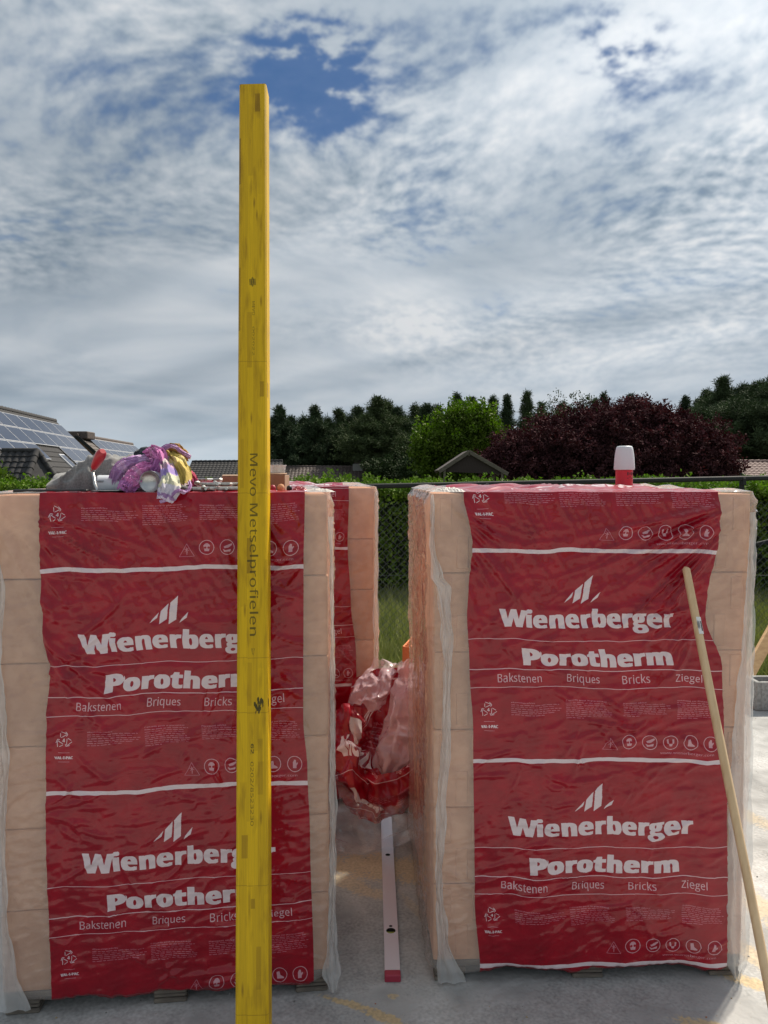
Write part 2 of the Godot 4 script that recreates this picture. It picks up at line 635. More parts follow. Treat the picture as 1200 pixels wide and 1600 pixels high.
func print_sheet() -> Image:
	iw = PW
	ih = PH
	ink = PackedByteArray()
	ink.resize(PW * PH)
	var X := func(f: float) -> float: return f * PW
	var Y := func(f: float) -> float: return f * PH
	# broad line between two repeats
	stroke(Vector2(0, 0), Vector2(PW, 0), 20)
	stroke(Vector2(0, PH), Vector2(PW, PH), 20)
	for f in [0.425, 0.567, 0.652]:
		stroke(Vector2(0, Y.call(f)), Vector2(PW, Y.call(f)), 3.6, 225)
	# emblem: four slanted bars of rising height
	var e0: float = X.call(0.402)
	for k in 4:
		var bx: float = e0 + k * 46.0
		var top: float = [0.195, 0.155, 0.115, 0.19][k]
		var hgt: float = [0.245, 0.25, 0.25, 0.243][k]
		if k == 3:
			bx += 4
		fill_poly([Vector2(bx - 4, Y.call(hgt)), Vector2(bx + 6, Y.call(top + 0.036)), Vector2(bx + 44, Y.call(top)), Vector2(bx + 34, Y.call(hgt - 0.024))])
	words("W", Rect2(X.call(0.135), Y.call(0.281), X.call(0.112), Y.call(0.084)), true, 5)
	words("ienerberger", Rect2(X.call(0.250), Y.call(0.275), X.call(0.610), Y.call(0.114)), true, 5)
	words("P", Rect2(X.call(0.218), Y.call(0.468), X.call(0.062), Y.call(0.076)), true, 7)
	words("orotherm", Rect2(X.call(0.290), Y.call(0.466), X.call(0.51), Y.call(0.080)), true, 6)
	words("Bakstenen", Rect2(X.call(0.108), Y.call(0.588), X.call(0.175), Y.call(0.041)), false, 0, 215)
	words("Briques", Rect2(X.call(0.385), Y.call(0.588), X.call(0.128), Y.call(0.050)), false, 0, 215)
	words("Bricks", Rect2(X.call(0.605), Y.call(0.588), X.call(0.108), Y.call(0.041)), false, 0, 215)
	words("Ziegel", Rect2(X.call(0.815), Y.call(0.588), X.call(0.105), Y.call(0.050)), false, 0, 215)
	# recycling mark: three folded arrows round a 4
	var rc := Vector2(X.call(0.065), Y.call(0.755))
	for k in 3:
		var a := -PI / 2 + TAU * k / 3
		var p := rc + Vector2.from_angle(a) * 24.0
		for j in 2:
			var d := Vector2.from_angle(a + PI / 2 + PI / 7 * (1 if j else -1)) * 15.0
			var o := Vector2.from_angle(a) * (10.0 if j else -6.0)
			stroke(p - d + o, p + d + o, 3.0)
		stroke(p + Vector2.from_angle(a + PI / 2) * 20, p + Vector2.from_angle(a) * 14 + Vector2.from_angle(a + PI / 2) * 8, 3.0)
		stroke(p + Vector2.from_angle(a + PI / 2) * 20, p - Vector2.from_angle(a) * 8 + Vector2.from_angle(a + PI / 2) * 12, 3.0)
		stroke(p - Vector2.from_angle(a + PI / 2) * 17 + Vector2.from_angle(a) * 10, p - Vector2.from_angle(a + PI / 2) * 17 - Vector2.from_angle(a) * 10, 3.0)
	words("4", Rect2(rc.x - 6, rc.y - 8, 13, 17), true)
	words("VAL-I-PAC", Rect2(X.call(0.033), Y.call(0.828), X.call(0.068), 15), true, 1)
	stroke(Vector2(X.call(0.045), Y.call(0.812)), Vector2(X.call(0.088), Y.call(0.812)), 2.0, 180)
	stroke(Vector2(X.call(0.045), Y.call(0.855)), Vector2(X.call(0.088), Y.call(0.855)), 2.0, 180)
	small_print(X.call(0.155), Y.call(0.722), X.call(0.205), 6, "Plaatsingsadvies")
	small_print(X.call(0.375), Y.call(0.712), X.call(0.180), 9, "Conseils pour le placement")
	small_print(X.call(0.595), Y.call(0.716), X.call(0.195), 7, "Placement advice")
	small_print(X.call(0.815), Y.call(0.712), X.call(0.170), 9, "Anleitung zur Platzierung")
	# warning triangle
	var tc := Vector2(X.call(0.545), Y.call(0.925))
	var ta := [tc + Vector2(0, -34), tc + Vector2(38, 26), tc + Vector2(-38, 26)]
	for k in 3:
		stroke(ta[k], ta[(k + 1) % 3], 2.6, 150)
	stroke(tc + Vector2(0, -14), tc + Vector2(0, 18), 4.0, 150)
	for k in 6:
		stroke(tc + Vector2(0, -6), tc + Vector2(0, -6) + Vector2.from_angle(k * TAU / 6 + 0.3) * 13.0, 2.6, 150)
	# five round signs: goggles, gloves wash, mask, boot, glove
	for k in 5:
		var c := Vector2(X.call(0.622 + k * 0.0815), Y.call(0.913))
		ring(c, 36, 3.4, 205)
		match k:
			0:
				disc(c + Vector2(0, -7), 15, 190)
				fill_poly([c + Vector2(-16, -12), c + Vector2(16, -12), c + Vector2(11, 20), c + Vector2(-11, 20)], 190)
				for s in [-1, 1]:
					cut(c + Vector2(8 * s, 0), 6)
			1:
				fill_poly([c + Vector2(-22, 8), c + Vector2(-7, 15), c + Vector2(20, 8), c + Vector2(17, 20), c + Vector2(-14, 23)], 190)
				fill_poly([c + Vector2(-17, -3), c + Vector2(5, -12), c + Vector2(24, -20), c + Vector2(26, -13), c + Vector2(8, 2), c + Vector2(-12, 5)], 190)
			2:
				fill_poly([c + Vector2(-19, -14), c + Vector2(-10, -17), c + Vector2(-8, 8), c + Vector2(-17, 5)], 190)
				fill_poly([c + Vector2(19, -14), c + Vector2(10, -17), c + Vector2(8, 8), c + Vector2(17, 5)], 190)
				fill_poly([c + Vector2(-10, 7), c + Vector2(10, 7), c + Vector2(6, 20), c + Vector2(-6, 20)], 190)
			3:
				fill_poly([c + Vector2(-15, -14), c + Vector2(-1, -17), c + Vector2(3, 2), c + Vector2(21, 14), c + Vector2(19, 20), c + Vector2(-14, 20)], 190)
			4:
				fill_poly([c + Vector2(-10, 20), c + Vector2(-10, -7), c + Vector2(-3, -20), c + Vector2(5, -19), c + Vector2(7, -3), c + Vector2(14, -8), c + Vector2(15, -2), c + Vector2(8, 8), c + Vector2(8, 20)], 190)
	words("www.wienerberger.com", Rect2(X.call(0.742), Y.call(0.957), X.call(0.215), 17), false, 0, 190)
	# ink to colour: dye in the film has faint streaks of its own
	var px := PackedByteArray()
	px.resize(PW * PH * 3)
	var n := FastNoiseLite.new()
	n.seed = 9
	n.frequency = 0.006
	n.fractal_octaves = 4
	var g := n.get_seamless_image(PW, PH).get_data()
	for k in PW * PH:
		var t := ink[k] / 255.0
		var d := 0.90 + 0.2 * g[k] / 255.0
		px[k * 3] = int(lerpf(152.0 * d, 222, t))
		px[k * 3 + 1] = int(lerpf(3.0 * d, 204, t))
		px[k * 3 + 2] = int(lerpf(29.0 * d, 206, t))
	return Image.create_from_data(PW, PH, false, Image.FORMAT_RGB8, px)


func cut(c: Vector2, r: float) -> void:
	for y in range(int(c.y - r), int(c.y + r) + 1):
		for x in range(int(c.x - r), int(c.x + r) + 1):
			if Vector2(x, y).distance_to(c) <= r and x >= 0 and y >= 0 and x < iw and y < ih:
				ink[y * iw + x] = 0


# ---------------------------------------------------------------- a wrapped pack of bricks on its pallet
const ROW := 0.2505
const DECK := 0.065


func brick_mesh(size: Vector3, teeth: bool) -> ArrayMesh:
	var s := Shape.new()
	s.box(size, Transform3D.IDENTITY, 0.003)
	if teeth:   # low ribs pressed into the long faces
		for sz in [-1, 1]:
			for k in 9:
				s.box(Vector3(size.x / 13.0, size.y * 0.42, 0.006), Transform3D(Basis(), Vector3((k - 4) * size.x / 9.4, (0.24 if (k % 2) == 0 else -0.24) * size.y, sz * size.z * 0.5)), 0.0028)
	return s.commit()


# a brick with open cells, for the unwrapped stack: an outer shell and thin walls between the cells
func cell_brick_mesh(size: Vector3, nx: int, nz: int) -> ArrayMesh:
	var s := Shape.new()
	var w := 0.008
	for k in nx + 1:
		s.box(Vector3(w, size.y, size.z), Transform3D(Basis(), Vector3(-size.x * 0.5 + w * 0.5 + k * (size.x - w) / nx, 0, 0)), 0.001)
	for k in nz + 1:
		s.box(Vector3(size.x - 2.0 * w, size.y - 0.002, w), Transform3D(Basis(), Vector3(0, -0.0005, -size.z * 0.5 + w * 0.5 + k * (size.z - w) / nz)), 0.001)
	return s.commit()


func add_pallet(root: Node3D, w: float, d: float) -> void:
	var p := Node3D.new()
	p.name = "pallet"
	root.add_child(p, true)
	var top := Shape.new()
	top.box(Vector3(w - 0.02, 0.02, 0.115), Transform3D.IDENTITY, 0.003)
	var tm := top.commit()
	for k in 6:
		var o := part("board", tm, M.pallet_wood, p)
		o.position = Vector3(0, DECK - 0.0103, -0.075 - k * (d - 0.15) / 5.0)
	var bear := Shape.new()
	bear.box(Vector3(0.10, 0.0145, d - 0.02), Transform3D.IDENTITY, 0.003)
	var bm := bear.commit()
	var blk := Shape.new()
	blk.box(Vector3(0.098, 0.0142, 0.13), Transform3D.IDENTITY, 0.004)
	var km := blk.commit()
	for sx in [-1.0, 0.0, 1.0]:
		var x: float = sx * (w * 0.5 - 0.065)
		for y in [0.0374, 0.0078]:
			var o := part("board", bm, M.pallet_wood, p)
			o.position = Vector3(x, y, -d * 0.5)
		for k in 3:
			var o := part("block", km, M.pallet_wood, p)
			o.position = Vector3(x, 0.0226, -0.078 - k * (d - 0.156) / 2.0)


func curve1(pts: Array, h: float) -> float:
	# pts: [h, value] from the top down
	if h >= pts[0][0]:
		return pts[0][1]
	for k in pts.size() - 1:
		if h >= pts[k + 1][0]:
			var t: float = (h - pts[k + 1][0]) / (pts[k][0] - pts[k + 1][0])
			t = t * t * (3.0 - 2.0 * t)
			return lerpf(pts[k + 1][1], pts[k][1], t)
	return pts[-1][1]


func wrinkle(a: float, h: float, off: float, top: float) -> float:
	var r := na.get_noise_2d(a * 2.6 + off, h * 2.2) * 0.007
	# taut folds that run down from the top edge, and cross folds lower down
	var up := smoothstep(top - 0.55, top - 0.02, h)
	var q := nb.get_noise_2d((a * 0.86 + h * 0.5) * 16.0 + off, (h * 0.86 - a * 0.5) * 2.6)
	r += pow(1.0 - absf(q), 9.0) * 0.0085 * up
	var c := nb.get_noise_2d((a * 0.97 + h * 0.22) * 2.6 + off * 1.7, (h * 0.97 - a * 0.22) * 15.0)
	r += pow(1.0 - absf(c), 10.0) * 0.0036 * (1.0 - up * 0.6)
	var c2 := nc.get_noise_2d(a * 7.0 - off, h * 19.0)
	r += pow(1.0 - absf(c2), 6.0) * 0.0018
	# small dents where the film spans hollow spots
	var m := nc.get_noise_2d(a * 15.0 + off * 0.3, h * 13.0)
	r += m * 0.0008 * (1.0 - up * 0.5)
	return r


func make_pack(called: String, label: String, where: Vector3, turn_deg: float, w: float, d: float, c: Dictionary) -> Node3D:
	var root := thing(called, label, "brick pallet", where, deg_to_rad(turn_deg), "film-wrapped pallets of bricks on the slab")
	var drop: float = c.get("drop", 0.0)
	add_pallet(root, w, d)
	# the bricks, each its own piece
	var bs := Vector3(w * 0.5 - 0.012, ROW - 0.0022, (d - 0.024) / 7.0 - 0.004)
	var bm := brick_mesh(bs, c.get("teeth", false))
	for r in 6:
		for k in 7:
			for sx in [-1.0, 1.0]:
				var o := part("brick", bm, M.brick[rng.randi() % 3], root)
				o.position = Vector3(sx * (w * 0.25 - 0.004) + rng.randf_range(-0.002, 0.002), DECK + ROW * (r + 0.5), -0.016 - (k + 0.5) * (d - 0.024) / 7.0 + rng.randf_range(-0.003, 0.003))
	# the hood of film
	var top: float = DECK + ROW * 6 + 0.006
	var off: float = c.off
	var rad := 0.03
	var rows: int = c.get("rows", 220)
	var hw := w * 0.5
	var cols := []      # [kind, fraction]
	var nB: int = c.get("cols", 170)
	for k in 14: cols.append(["fl", k / 14.0])
	for k in nB: cols.append(["fb", float(k) / nB])
	for k in 15: cols.append(["fr", k / 14.0])
	for k in range(1, 5): cols.append(["c0", k / 5.0])
	for k in 31: cols.append(["r", k / 30.0])
	for k in range(1, 5): cols.append(["c1", k / 5.0])
	for k in 31: cols.append(["b", k / 30.0])
	for k in range(1, 5): cols.append(["c2", k / 5.0])
	for k in 41: cols.append(["l", k / 40.0])
	for k in range(1, 5): cols.append(["c3", k / 5.0])
	cols.append(["fl", 0.0])
	var nc_ := cols.size()
	var pos := PackedVector3Array()
	var tex := PackedVector2Array()
	pos.resize(nc_ * (rows + 1))
	tex.resize(nc_ * (rows + 1))
	var band_l: Array = c.band_l
	var band_r: Array = c.band_r
	for i in nc_:
		var kind: String = cols[i][0]
		var f: float = cols[i][1]
		for j in rows + 1:
			var t := float(j) / rows
			var h0: float = 0.030 + 0.016 * na.get_noise_2d(i * 0.022 + off, 5.0) + 0.004 * nb.get_noise_2d(i * 0.12 + off, 2.0) + c.get("hem", 0.0)
			var h := lerpf(h0, top, t)
			var p := Vector3.ZERO
			var n := Vector3.ZERO
			var a := 0.0
			var bl := curve1(band_l, h)
			var br := curve1(band_r, h)
			match kind:
				"fl":
					p = Vector3(lerpf(-hw + rad, bl, f), h, 0)
					n = Vector3(0, 0, 1)
				"fb":
					p = Vector3(lerpf(bl, br, f), h, 0)
					n = Vector3(0, 0, 1)
				"fr":
					p = Vector3(lerpf(br, hw - rad, f), h, 0)
					n = Vector3(0, 0, 1)
				"c0":
					n = Vector3(sin(f * PI / 2), 0, cos(f * PI / 2))
					p = Vector3(hw - rad, h, -rad) + n * rad
				"r":
					n = Vector3(1, 0, 0)
					p = Vector3(hw, h, lerpf(-rad, -d + rad, f))
				"c1":
					n = Vector3(cos(f * PI / 2), 0, -sin(f * PI / 2))
					p = Vector3(hw - rad, h, -d + rad) + n * rad
				"b":
					n = Vector3(0, 0, -1)
					p = Vector3(lerpf(hw - rad, -hw + rad, f), h, -d)
				"c2":
					n = Vector3(-sin(f * PI / 2), 0, -cos(f * PI / 2))
					p = Vector3(-hw + rad, h, -d + rad) + n * rad
				"l":
					n = Vector3(-1, 0, 0)
					p = Vector3(-hw, h, lerpf(-d + rad, -rad, f))
				"c3":
					n = Vector3(-cos(f * PI / 2), 0, sin(f * PI / 2))
					p = Vector3(-hw + rad, h, -rad) + n * rad
			a = p.x - p.z * 0.93 if n.x >= -0.5 else p.x + p.z * 0.93
			var wr := wrinkle(a, h, off, top)
			if kind == "l" or kind == "r":      # loose gathers down the sides
				wr += pow(1.0 - absf(nb.get_noise_2d(a * 11.0 + off, h * 0.9)), 4.0) * 0.007
			# the film sinks a little into the joints between the courses
			for r in range(1, 6):
				var e := (h - DECK - ROW * r) / 0.009
				if absf(e) < 3.0:
					wr -= 0.0016 * exp(-e * e)
			var fold := smoothstep(top - 0.03, top, h)
			var hem := 1.0 - smoothstep(0.0, 0.02, h - h0)
			p += n * (0.006 + wr * (1.0 - fold * 0.8) - fold * 0.006 - hem * 0.022)
			p.y += (1.0 - t) * 0.01 * na.get_noise_2d(a * 4.0, off + 3.0) + na.get_noise_2d(a * 9.0, off) * 0.002 * t
			pos[j * nc_ + i] = p
			var u := (p.x - bl) / maxf(0.1, br - bl)
			if kind == "fb":
				u = f
			var line: float = c.line
			u += na.get_noise_2d(p.x * 3.0 + off, h * 3.0 + 40.0) * 0.007 + nc.get_noise_2d(p.x * 9.0 + off, h * 9.0) * 0.0022
			u = clampf(u, 0.001, 0.999)
			var vv: float = (line - h) / 0.667 + na.get_noise_2d(p.x * 2.4 + 9.0, h * 2.4 + off) * 0.011 + nc.get_noise_2d(p.x * 9.0 - off, h * 12.0 + 3.0) * 0.0032 + c.get("skew", 0.0) * p.x
			if kind == "b":
				u = f
			tex[j * nc_ + i] = Vector2(u, vv)
	# single creases pressed into the film: [x, h, angle, length, height, width]
	var front := 14 + nB + 15
	for cr in c.get("creases", []):
		var cx: float = cr[0]
		var ch: float = cr[1]
		var ca := cos(cr[2])
		var sa := sin(cr[2])
		var reach: float = absf(sa) * cr[3] * 0.5 + 0.05
		var j0 := clampi(int((ch - reach - 0.05) / (top - 0.05) * rows), 1, rows)
		var j1 := clampi(int((ch + reach - 0.03) / (top - 0.05) * rows) + 1, 1, rows - 2)
		for j in range(j0, j1):
			for i in front:
				var p := pos[j * nc_ + i]
				var du: float = ((p.x - cx) * ca + (p.y - ch) * sa) / (cr[3] * 0.5)
				if absf(du) >= 1.0:
					continue
				var dv: float = (-(p.x - cx) * sa + (p.y - ch) * ca + 0.02 * (du * du - 0.3) * cr[6]) / cr[5]
				if absf(dv) < 3.0:
					p.z += cr[4] * (1.0 - du * du) * exp(-dv * dv) * (1.0 if dv > 0.0 else exp(-dv * dv))
					pos[j * nc_ + i] = p
	var clear := Shape.new()
	var band := Shape.new()
	var seen := [{}, {}]
	var put := func(sh: Shape, which: int, k: int) -> int:
		if not seen[which].has(k):
			seen[which][k] = sh.vert(pos[k], tex[k])
		return seen[which][k]
	for i in nc_ - 1:
		var kind: String = cols[i][0]
		var is_band: bool = kind == "fb" or (kind == "b" and cols[i][1] > 0.1 and cols[i][1] < 0.88)
		var sh: Shape = band if is_band else clear
		var which := 1 if is_band else 0
		for j in rows:
			var q := j * nc_ + i
			var a: int = put.call(sh, which, q)
			var b: int = put.call(sh, which, q + 1)
			var e: int = put.call(sh, which, q + nc_ + 1)
			var g: int = put.call(sh, which, q + nc_)
			sh.tri(a, g, e)
			sh.tri(a, e, b)
	# over the top
	var rings := 26
	var centre := Vector3(0, top, -d * 0.5)
	var edge := []
	for i in nc_: edge.append(pos[rows * nc_ + i])
	var tp := []
	for k in rings + 1:
		var row := []
		for i in nc_:
			var e: Vector3 = edge[i]
			var g := 1.0 - pow(1.0 - float(k) / rings, 1.6)
			var p := e.lerp(centre, g)
			p.y = lerpf(e.y, top, minf(1.0, k * 0.2))
			if k > 0:
				var bump: float = maxf(0.0, na.get_noise_2d(p.x * 2.6 + off * 3.0, p.z * 4.0) + 0.12) * c.get("puff", 0.02)
				bump += pow(1.0 - absf(nb.get_noise_2d(p.x * 7.0 + off, p.z * 7.0)), 5.0) * 0.005
				p.y += bump * smoothstep(0.0, 0.06, e.distance_to(p))
			row.append(p)
		tp.append(row)
	var tv := [{}, {}]
	for k in rings:
		for i in nc_ - 1:
			var mid: Vector3 = (tp[k][i] + tp[k + 1][i + 1]) * 0.5
			var is_band: bool = mid.x > curve1(band_l, top) and mid.x < curve1(band_r, top)
			var sh: Shape = band if is_band else clear
			var which := 1 if is_band else 0
			var ids := []
			for o in [[k, i], [k, i + 1], [k + 1, i + 1], [k + 1, i]]:
				var key: int = o[0] * 100000 + o[1]
				if not tv[which].has(key):
					var p: Vector3 = tp[o[0]][o[1]]
					tv[which][key] = sh.vert(p, Vector2(clampf((p.x + 0.4) / 0.8, 0.001, 0.999), (c.line - top + p.z) / 0.667))
				ids.append(tv[which][key])
			sh.tri(ids[0], ids[3], ids[2])
			sh.tri(ids[0], ids[2], ids[1])
	var hood := part("clear_film", clear.commit(), M.film_clear, root)
	part("printed_band", band.commit(), M.film_print, hood)
	for e in c.get("ears", []):
		var ear := part("film_fold", fold_mesh(e[0], e[1]), M.film_haze, hood)
		ear.position.z = e[2] if e.size() > 2 else 0.0
	return root


# a loose fold of doubled film hanging down a corner: pts = [left x, right x, height] from the top down
func fold_mesh(pts: Array, seed_: float) -> ArrayMesh:
	var s := Shape.new()
	var nv := 90
	var nu := 16
	s.grid(nu, nv, func(i: int, j: int) -> Array:
		var t := float(j) / nv * (pts.size() - 1)
		var k := mini(int(t), pts.size() - 2)
		var f := t - k
		f = f * f * (3.0 - 2.0 * f)
		var xl := lerpf(pts[k][0], pts[k + 1][0], f)
		var xr := lerpf(pts[k][1], pts[k + 1][1], f)
		var h := lerpf(pts[k][2], pts[k + 1][2], t - k)
		var u := float(i) / nu
		var x := lerpf(xl, xr, u) + na.get_noise_2d(h * 9.0 + seed_, u * 2.0) * 0.006
		var z := 0.012 + sin(u * PI) * 0.006 + sin(u * 15.0 + nb.get_noise_2d(h * 1.5, seed_) * 4.0) * 0.005 + nb.get_noise_2d(u * 5.0 + seed_, h * 4.0) * 0.006 + nc.get_noise_2d(u * 3.0 + seed_, h * 26.0) * 0.0025
		return [Vector3(x, h, z), Vector2(u, h)])
	return s.commit()


# folds that fan out from a snagged corner, and loose ones all over
func crease_set(seed_: int, fans: Array, loose: int) -> Array:
	var r := RandomNumberGenerator.new()
	r.seed = seed_
	var out := []
	for f in fans:      # [x, h, first angle, last angle, count, length, height]
		for k in f[4]:
			var a: float = lerpf(f[2], f[3], (k + r.randf() * 0.8) / f[4])
			var ln: float = f[5] * r.randf_range(0.5, 1.1)
			var st: float = r.randf_range(0.0, 0.12)
			out.append([f[0] + cos(a) * (ln * 0.5 + st), f[1] + sin(a) * (ln * 0.5 + st), a, ln, f[6] * r.randf_range(0.8, 1.7), r.randf_range(0.005, 0.011), r.randf_range(-1.0, 1.0)])
	for k in loose:
		var a: float = r.randfn() * 0.28 if r.randf() < 0.75 else r.randf_range(-1.4, 1.4)
		out.append([r.randf_range(-0.45, 0.45), r.randf_range(0.08, 1.5), a, r.randf_range(0.05, 0.26), r.randf_range(0.002, 0.008), r.randf_range(0.0045, 0.008), r.randf_range(-1.5, 1.5)])
	return out


func make_packs() -> void:
	var p := StandardMaterial3D.new()
	p.albedo_texture = ImageTexture.create_from_image(print_sheet())
	p.roughness = 0.3
	p.metallic_specular = 0.35
	p.clearcoat_enabled = true
	p.clearcoat = 0.55
	p.clearcoat_roughness = 0.05
	p.heightmap_enabled = true
	p.heightmap_texture = M.crinkle_map
	p.heightmap_scale = 0.13
	M.film_print = p
	make_pack("wrapped_brick_pallet", "film-wrapped brick pallet with spray can on top and wooden pole against it", Vector3(0.66, 0, -2.407), 1.68, 1.025, 1.0, {
		"off": 3.7, "creases": crease_set(5, [[0.50, 1.56, 3.35, 4.1, 12, 0.55, 0.010], [-0.50, 1.56, -1.3, -0.35, 9, 0.38, 0.008], [0.36, 1.22, 3.0, 4.4, 9, 0.22, 0.008], [0.36, 1.22, 0.1, 1.2, 5, 0.18, 0.008], [-0.05, 1.20, 0.0, 6.2, 9, 0.12, 0.005], [0.0, 0.87, 0.0, 6.2, 10, 0.13, 0.005], [0.25, 0.80, 2.6, 3.4, 5, 0.3, 0.006], [-0.3, 1.08, -0.4, 0.5, 6, 0.2, 0.006]], 120), "line": 1.39, "teeth": true, "puff": 0.022, "skew": -0.018,
		"band_l": [[1.57, -0.413], [1.41, -0.386], [1.25, -0.398], [1.19, -0.401], [1.03, -0.392], [0.80, -0.379], [0.285, -0.372], [0.02, -0.352]],
		"band_r": [[1.57, 0.390], [1.41, 0.387], [1.247, 0.358], [1.186, 0.353], [1.02, 0.410], [0.795, 0.422], [0.587, 0.435], [0.272, 0.443], [0.0, 0.445]],
		"ears": [
			[[[-0.516, -0.506, 1.566], [-0.52, -0.503, 1.41], [-0.512, -0.478, 1.311], [-0.498, -0.456, 1.275], [-0.484, -0.445, 1.13], [-0.475, -0.449, 1.008], [-0.479, -0.452, 0.824], [-0.496, -0.463, 0.577], [-0.497, -0.475, 0.329], [-0.493, -0.454, 0.14], [-0.492, -0.400, 0.012]], 1.0],
			[[[0.486, 0.504, 1.51], [0.484, 0.509, 1.389], [0.475, 0.508, 1.246], [0.468, 0.510, 1.103], [0.445, 0.512, 0.815], [0.440, 0.514, 0.545], [0.441, 0.514, 0.272], [0.446, 0.512, 0.06], [0.468, 0.486, 0.006]], 4.0]],
	})
	make_pack("wrapped_brick_pallet", "film-wrapped brick pallet with cloths and tools on top, yellow beam leaning on it", Vector3(-0.658, 0, -2.29), 6.7, 1.0, 1.0, {
		"off": 11.2, "creases": crease_set(6, [[-0.50, 1.56, -1.25, -0.3, 12, 0.45, 0.008], [0.50, 1.45, 3.2, 4.2, 6, 0.3, 0.006], [-0.34, 1.06, -0.9, 0.8, 9, 0.26, 0.007], [-0.38, 0.62, -0.7, 0.7, 8, 0.2, 0.006], [0.1, 0.85, 0.0, 6.2, 9, 0.12, 0.004], [-0.46, 1.25, -1.4, -0.5, 6, 0.4, 0.010], [0.42, 0.12, 2.6, 3.6, 6, 0.3, 0.006]], 110), "line": 1.347, "puff": 0.012, "skew": 0.010, "hem": 0.004,
		"band_l": [[1.57, -0.351], [1.358, -0.350], [1.14, -0.345], [1.063, -0.328], [0.91, -0.342], [0.756, -0.347], [0.56, -0.351], [0.06, -0.343]],
		"band_r": [[1.57, 0.420], [1.348, 0.415], [0.88, 0.412], [0.72, 0.424], [0.519, 0.431], [0.07, 0.441]],
		"ears": [
			[[[0.492, 0.503, 1.50], [0.495, 0.507, 1.2], [0.495, 0.509, 0.9], [0.492, 0.512, 0.6], [0.490, 0.511, 0.35], [0.482, 0.513, 0.16], [0.468, 0.522, 0.07], [0.490, 0.512, 0.015]], 7.0],
			[[[-0.49, -0.462, 1.45], [-0.485, -0.452, 1.30], [-0.50, -0.462, 1.10], [-0.482, -0.452, 0.95], [-0.474, -0.446, 0.78], [-0.490, -0.462, 0.60], [-0.494, -0.462, 0.35], [-0.50, -0.44, 0.14], [-0.53, -0.40, 0.03]], 9.0]],
	})
	make_pack("wrapped_brick_pallet", "film-wrapped brick pallet standing behind the one that carries the cloths", Vector3(-0.534, 0, -3.698), 6.0, 1.0, 1.0, {
		"off": 23.5, "creases": crease_set(7, [[0.5, 1.2, 2.4, 3.4, 8, 0.3, 0.010], [0.5, 0.9, 2.4, 3.6, 8, 0.3, 0.010], [0.48, 0.6, 2.3, 3.5, 8, 0.3, 0.009]], 40), "line": 1.276, "puff": 0.03, "skew": 0.0, "rows": 90, "cols": 60,
		"band_l": [[1.57, -0.41], [0.9, -0.38], [0.0, -0.36]],
		"band_r": [[1.528, 0.365], [1.294, 0.358], [1.012, 0.373], [0.759, 0.398], [0.584, 0.401], [0.0, 0.41]],
		"ears": [
			[[[0.490, 0.506, 1.55], [0.492, 0.508, 1.3], [0.482, 0.509, 0.95], [0.490, 0.510, 0.6], [0.48, 0.51, 0.2], [0.47, 0.51, 0.03]], 12.0]],
	})


# ---------------------------------------------------------------- slab, ground, grass
const SLAB_N := 1408
const SLAB_M := 4.6
const SLAB_X := -1.5
const SLAB_Z := -6.2


# sand lies on the slab here: [x, z, half length, half width, turn, amount]
const SAND := [
	[0.02, -3.12, 0.42, 0.11, 0.15, 0.75], [-0.12, -2.30, 0.09, 0.011, 0.42, 1.0], [-0.03, -2.255, 0.11, 0.019, 0.52, 1.1], [0.05, -2.20, 0.06, 0.02, 0.5, 0.8],
	[0.03, -2.33, 0.02, 0.012, 0.0, 0.8], [1.42, -2.85, 0.5, 0.06, 1.35, 0.6], [1.28, -2.45, 0.3, 0.04, 1.2, 0.6], [1.17, -2.40, 0.09, 0.03, 0.5, 0.9], [0.95, -2.20, 0.10, 0.03, 0.3, 0.9],
	[1.75, -3.6, 0.5, 0.05, 1.2, 0.5], [-0.14, -3.0, 0.2, 0.05, 0.6, 0.6], [0.15, -2.75, 0.25, 0.02, 1.1, 0.35],
]


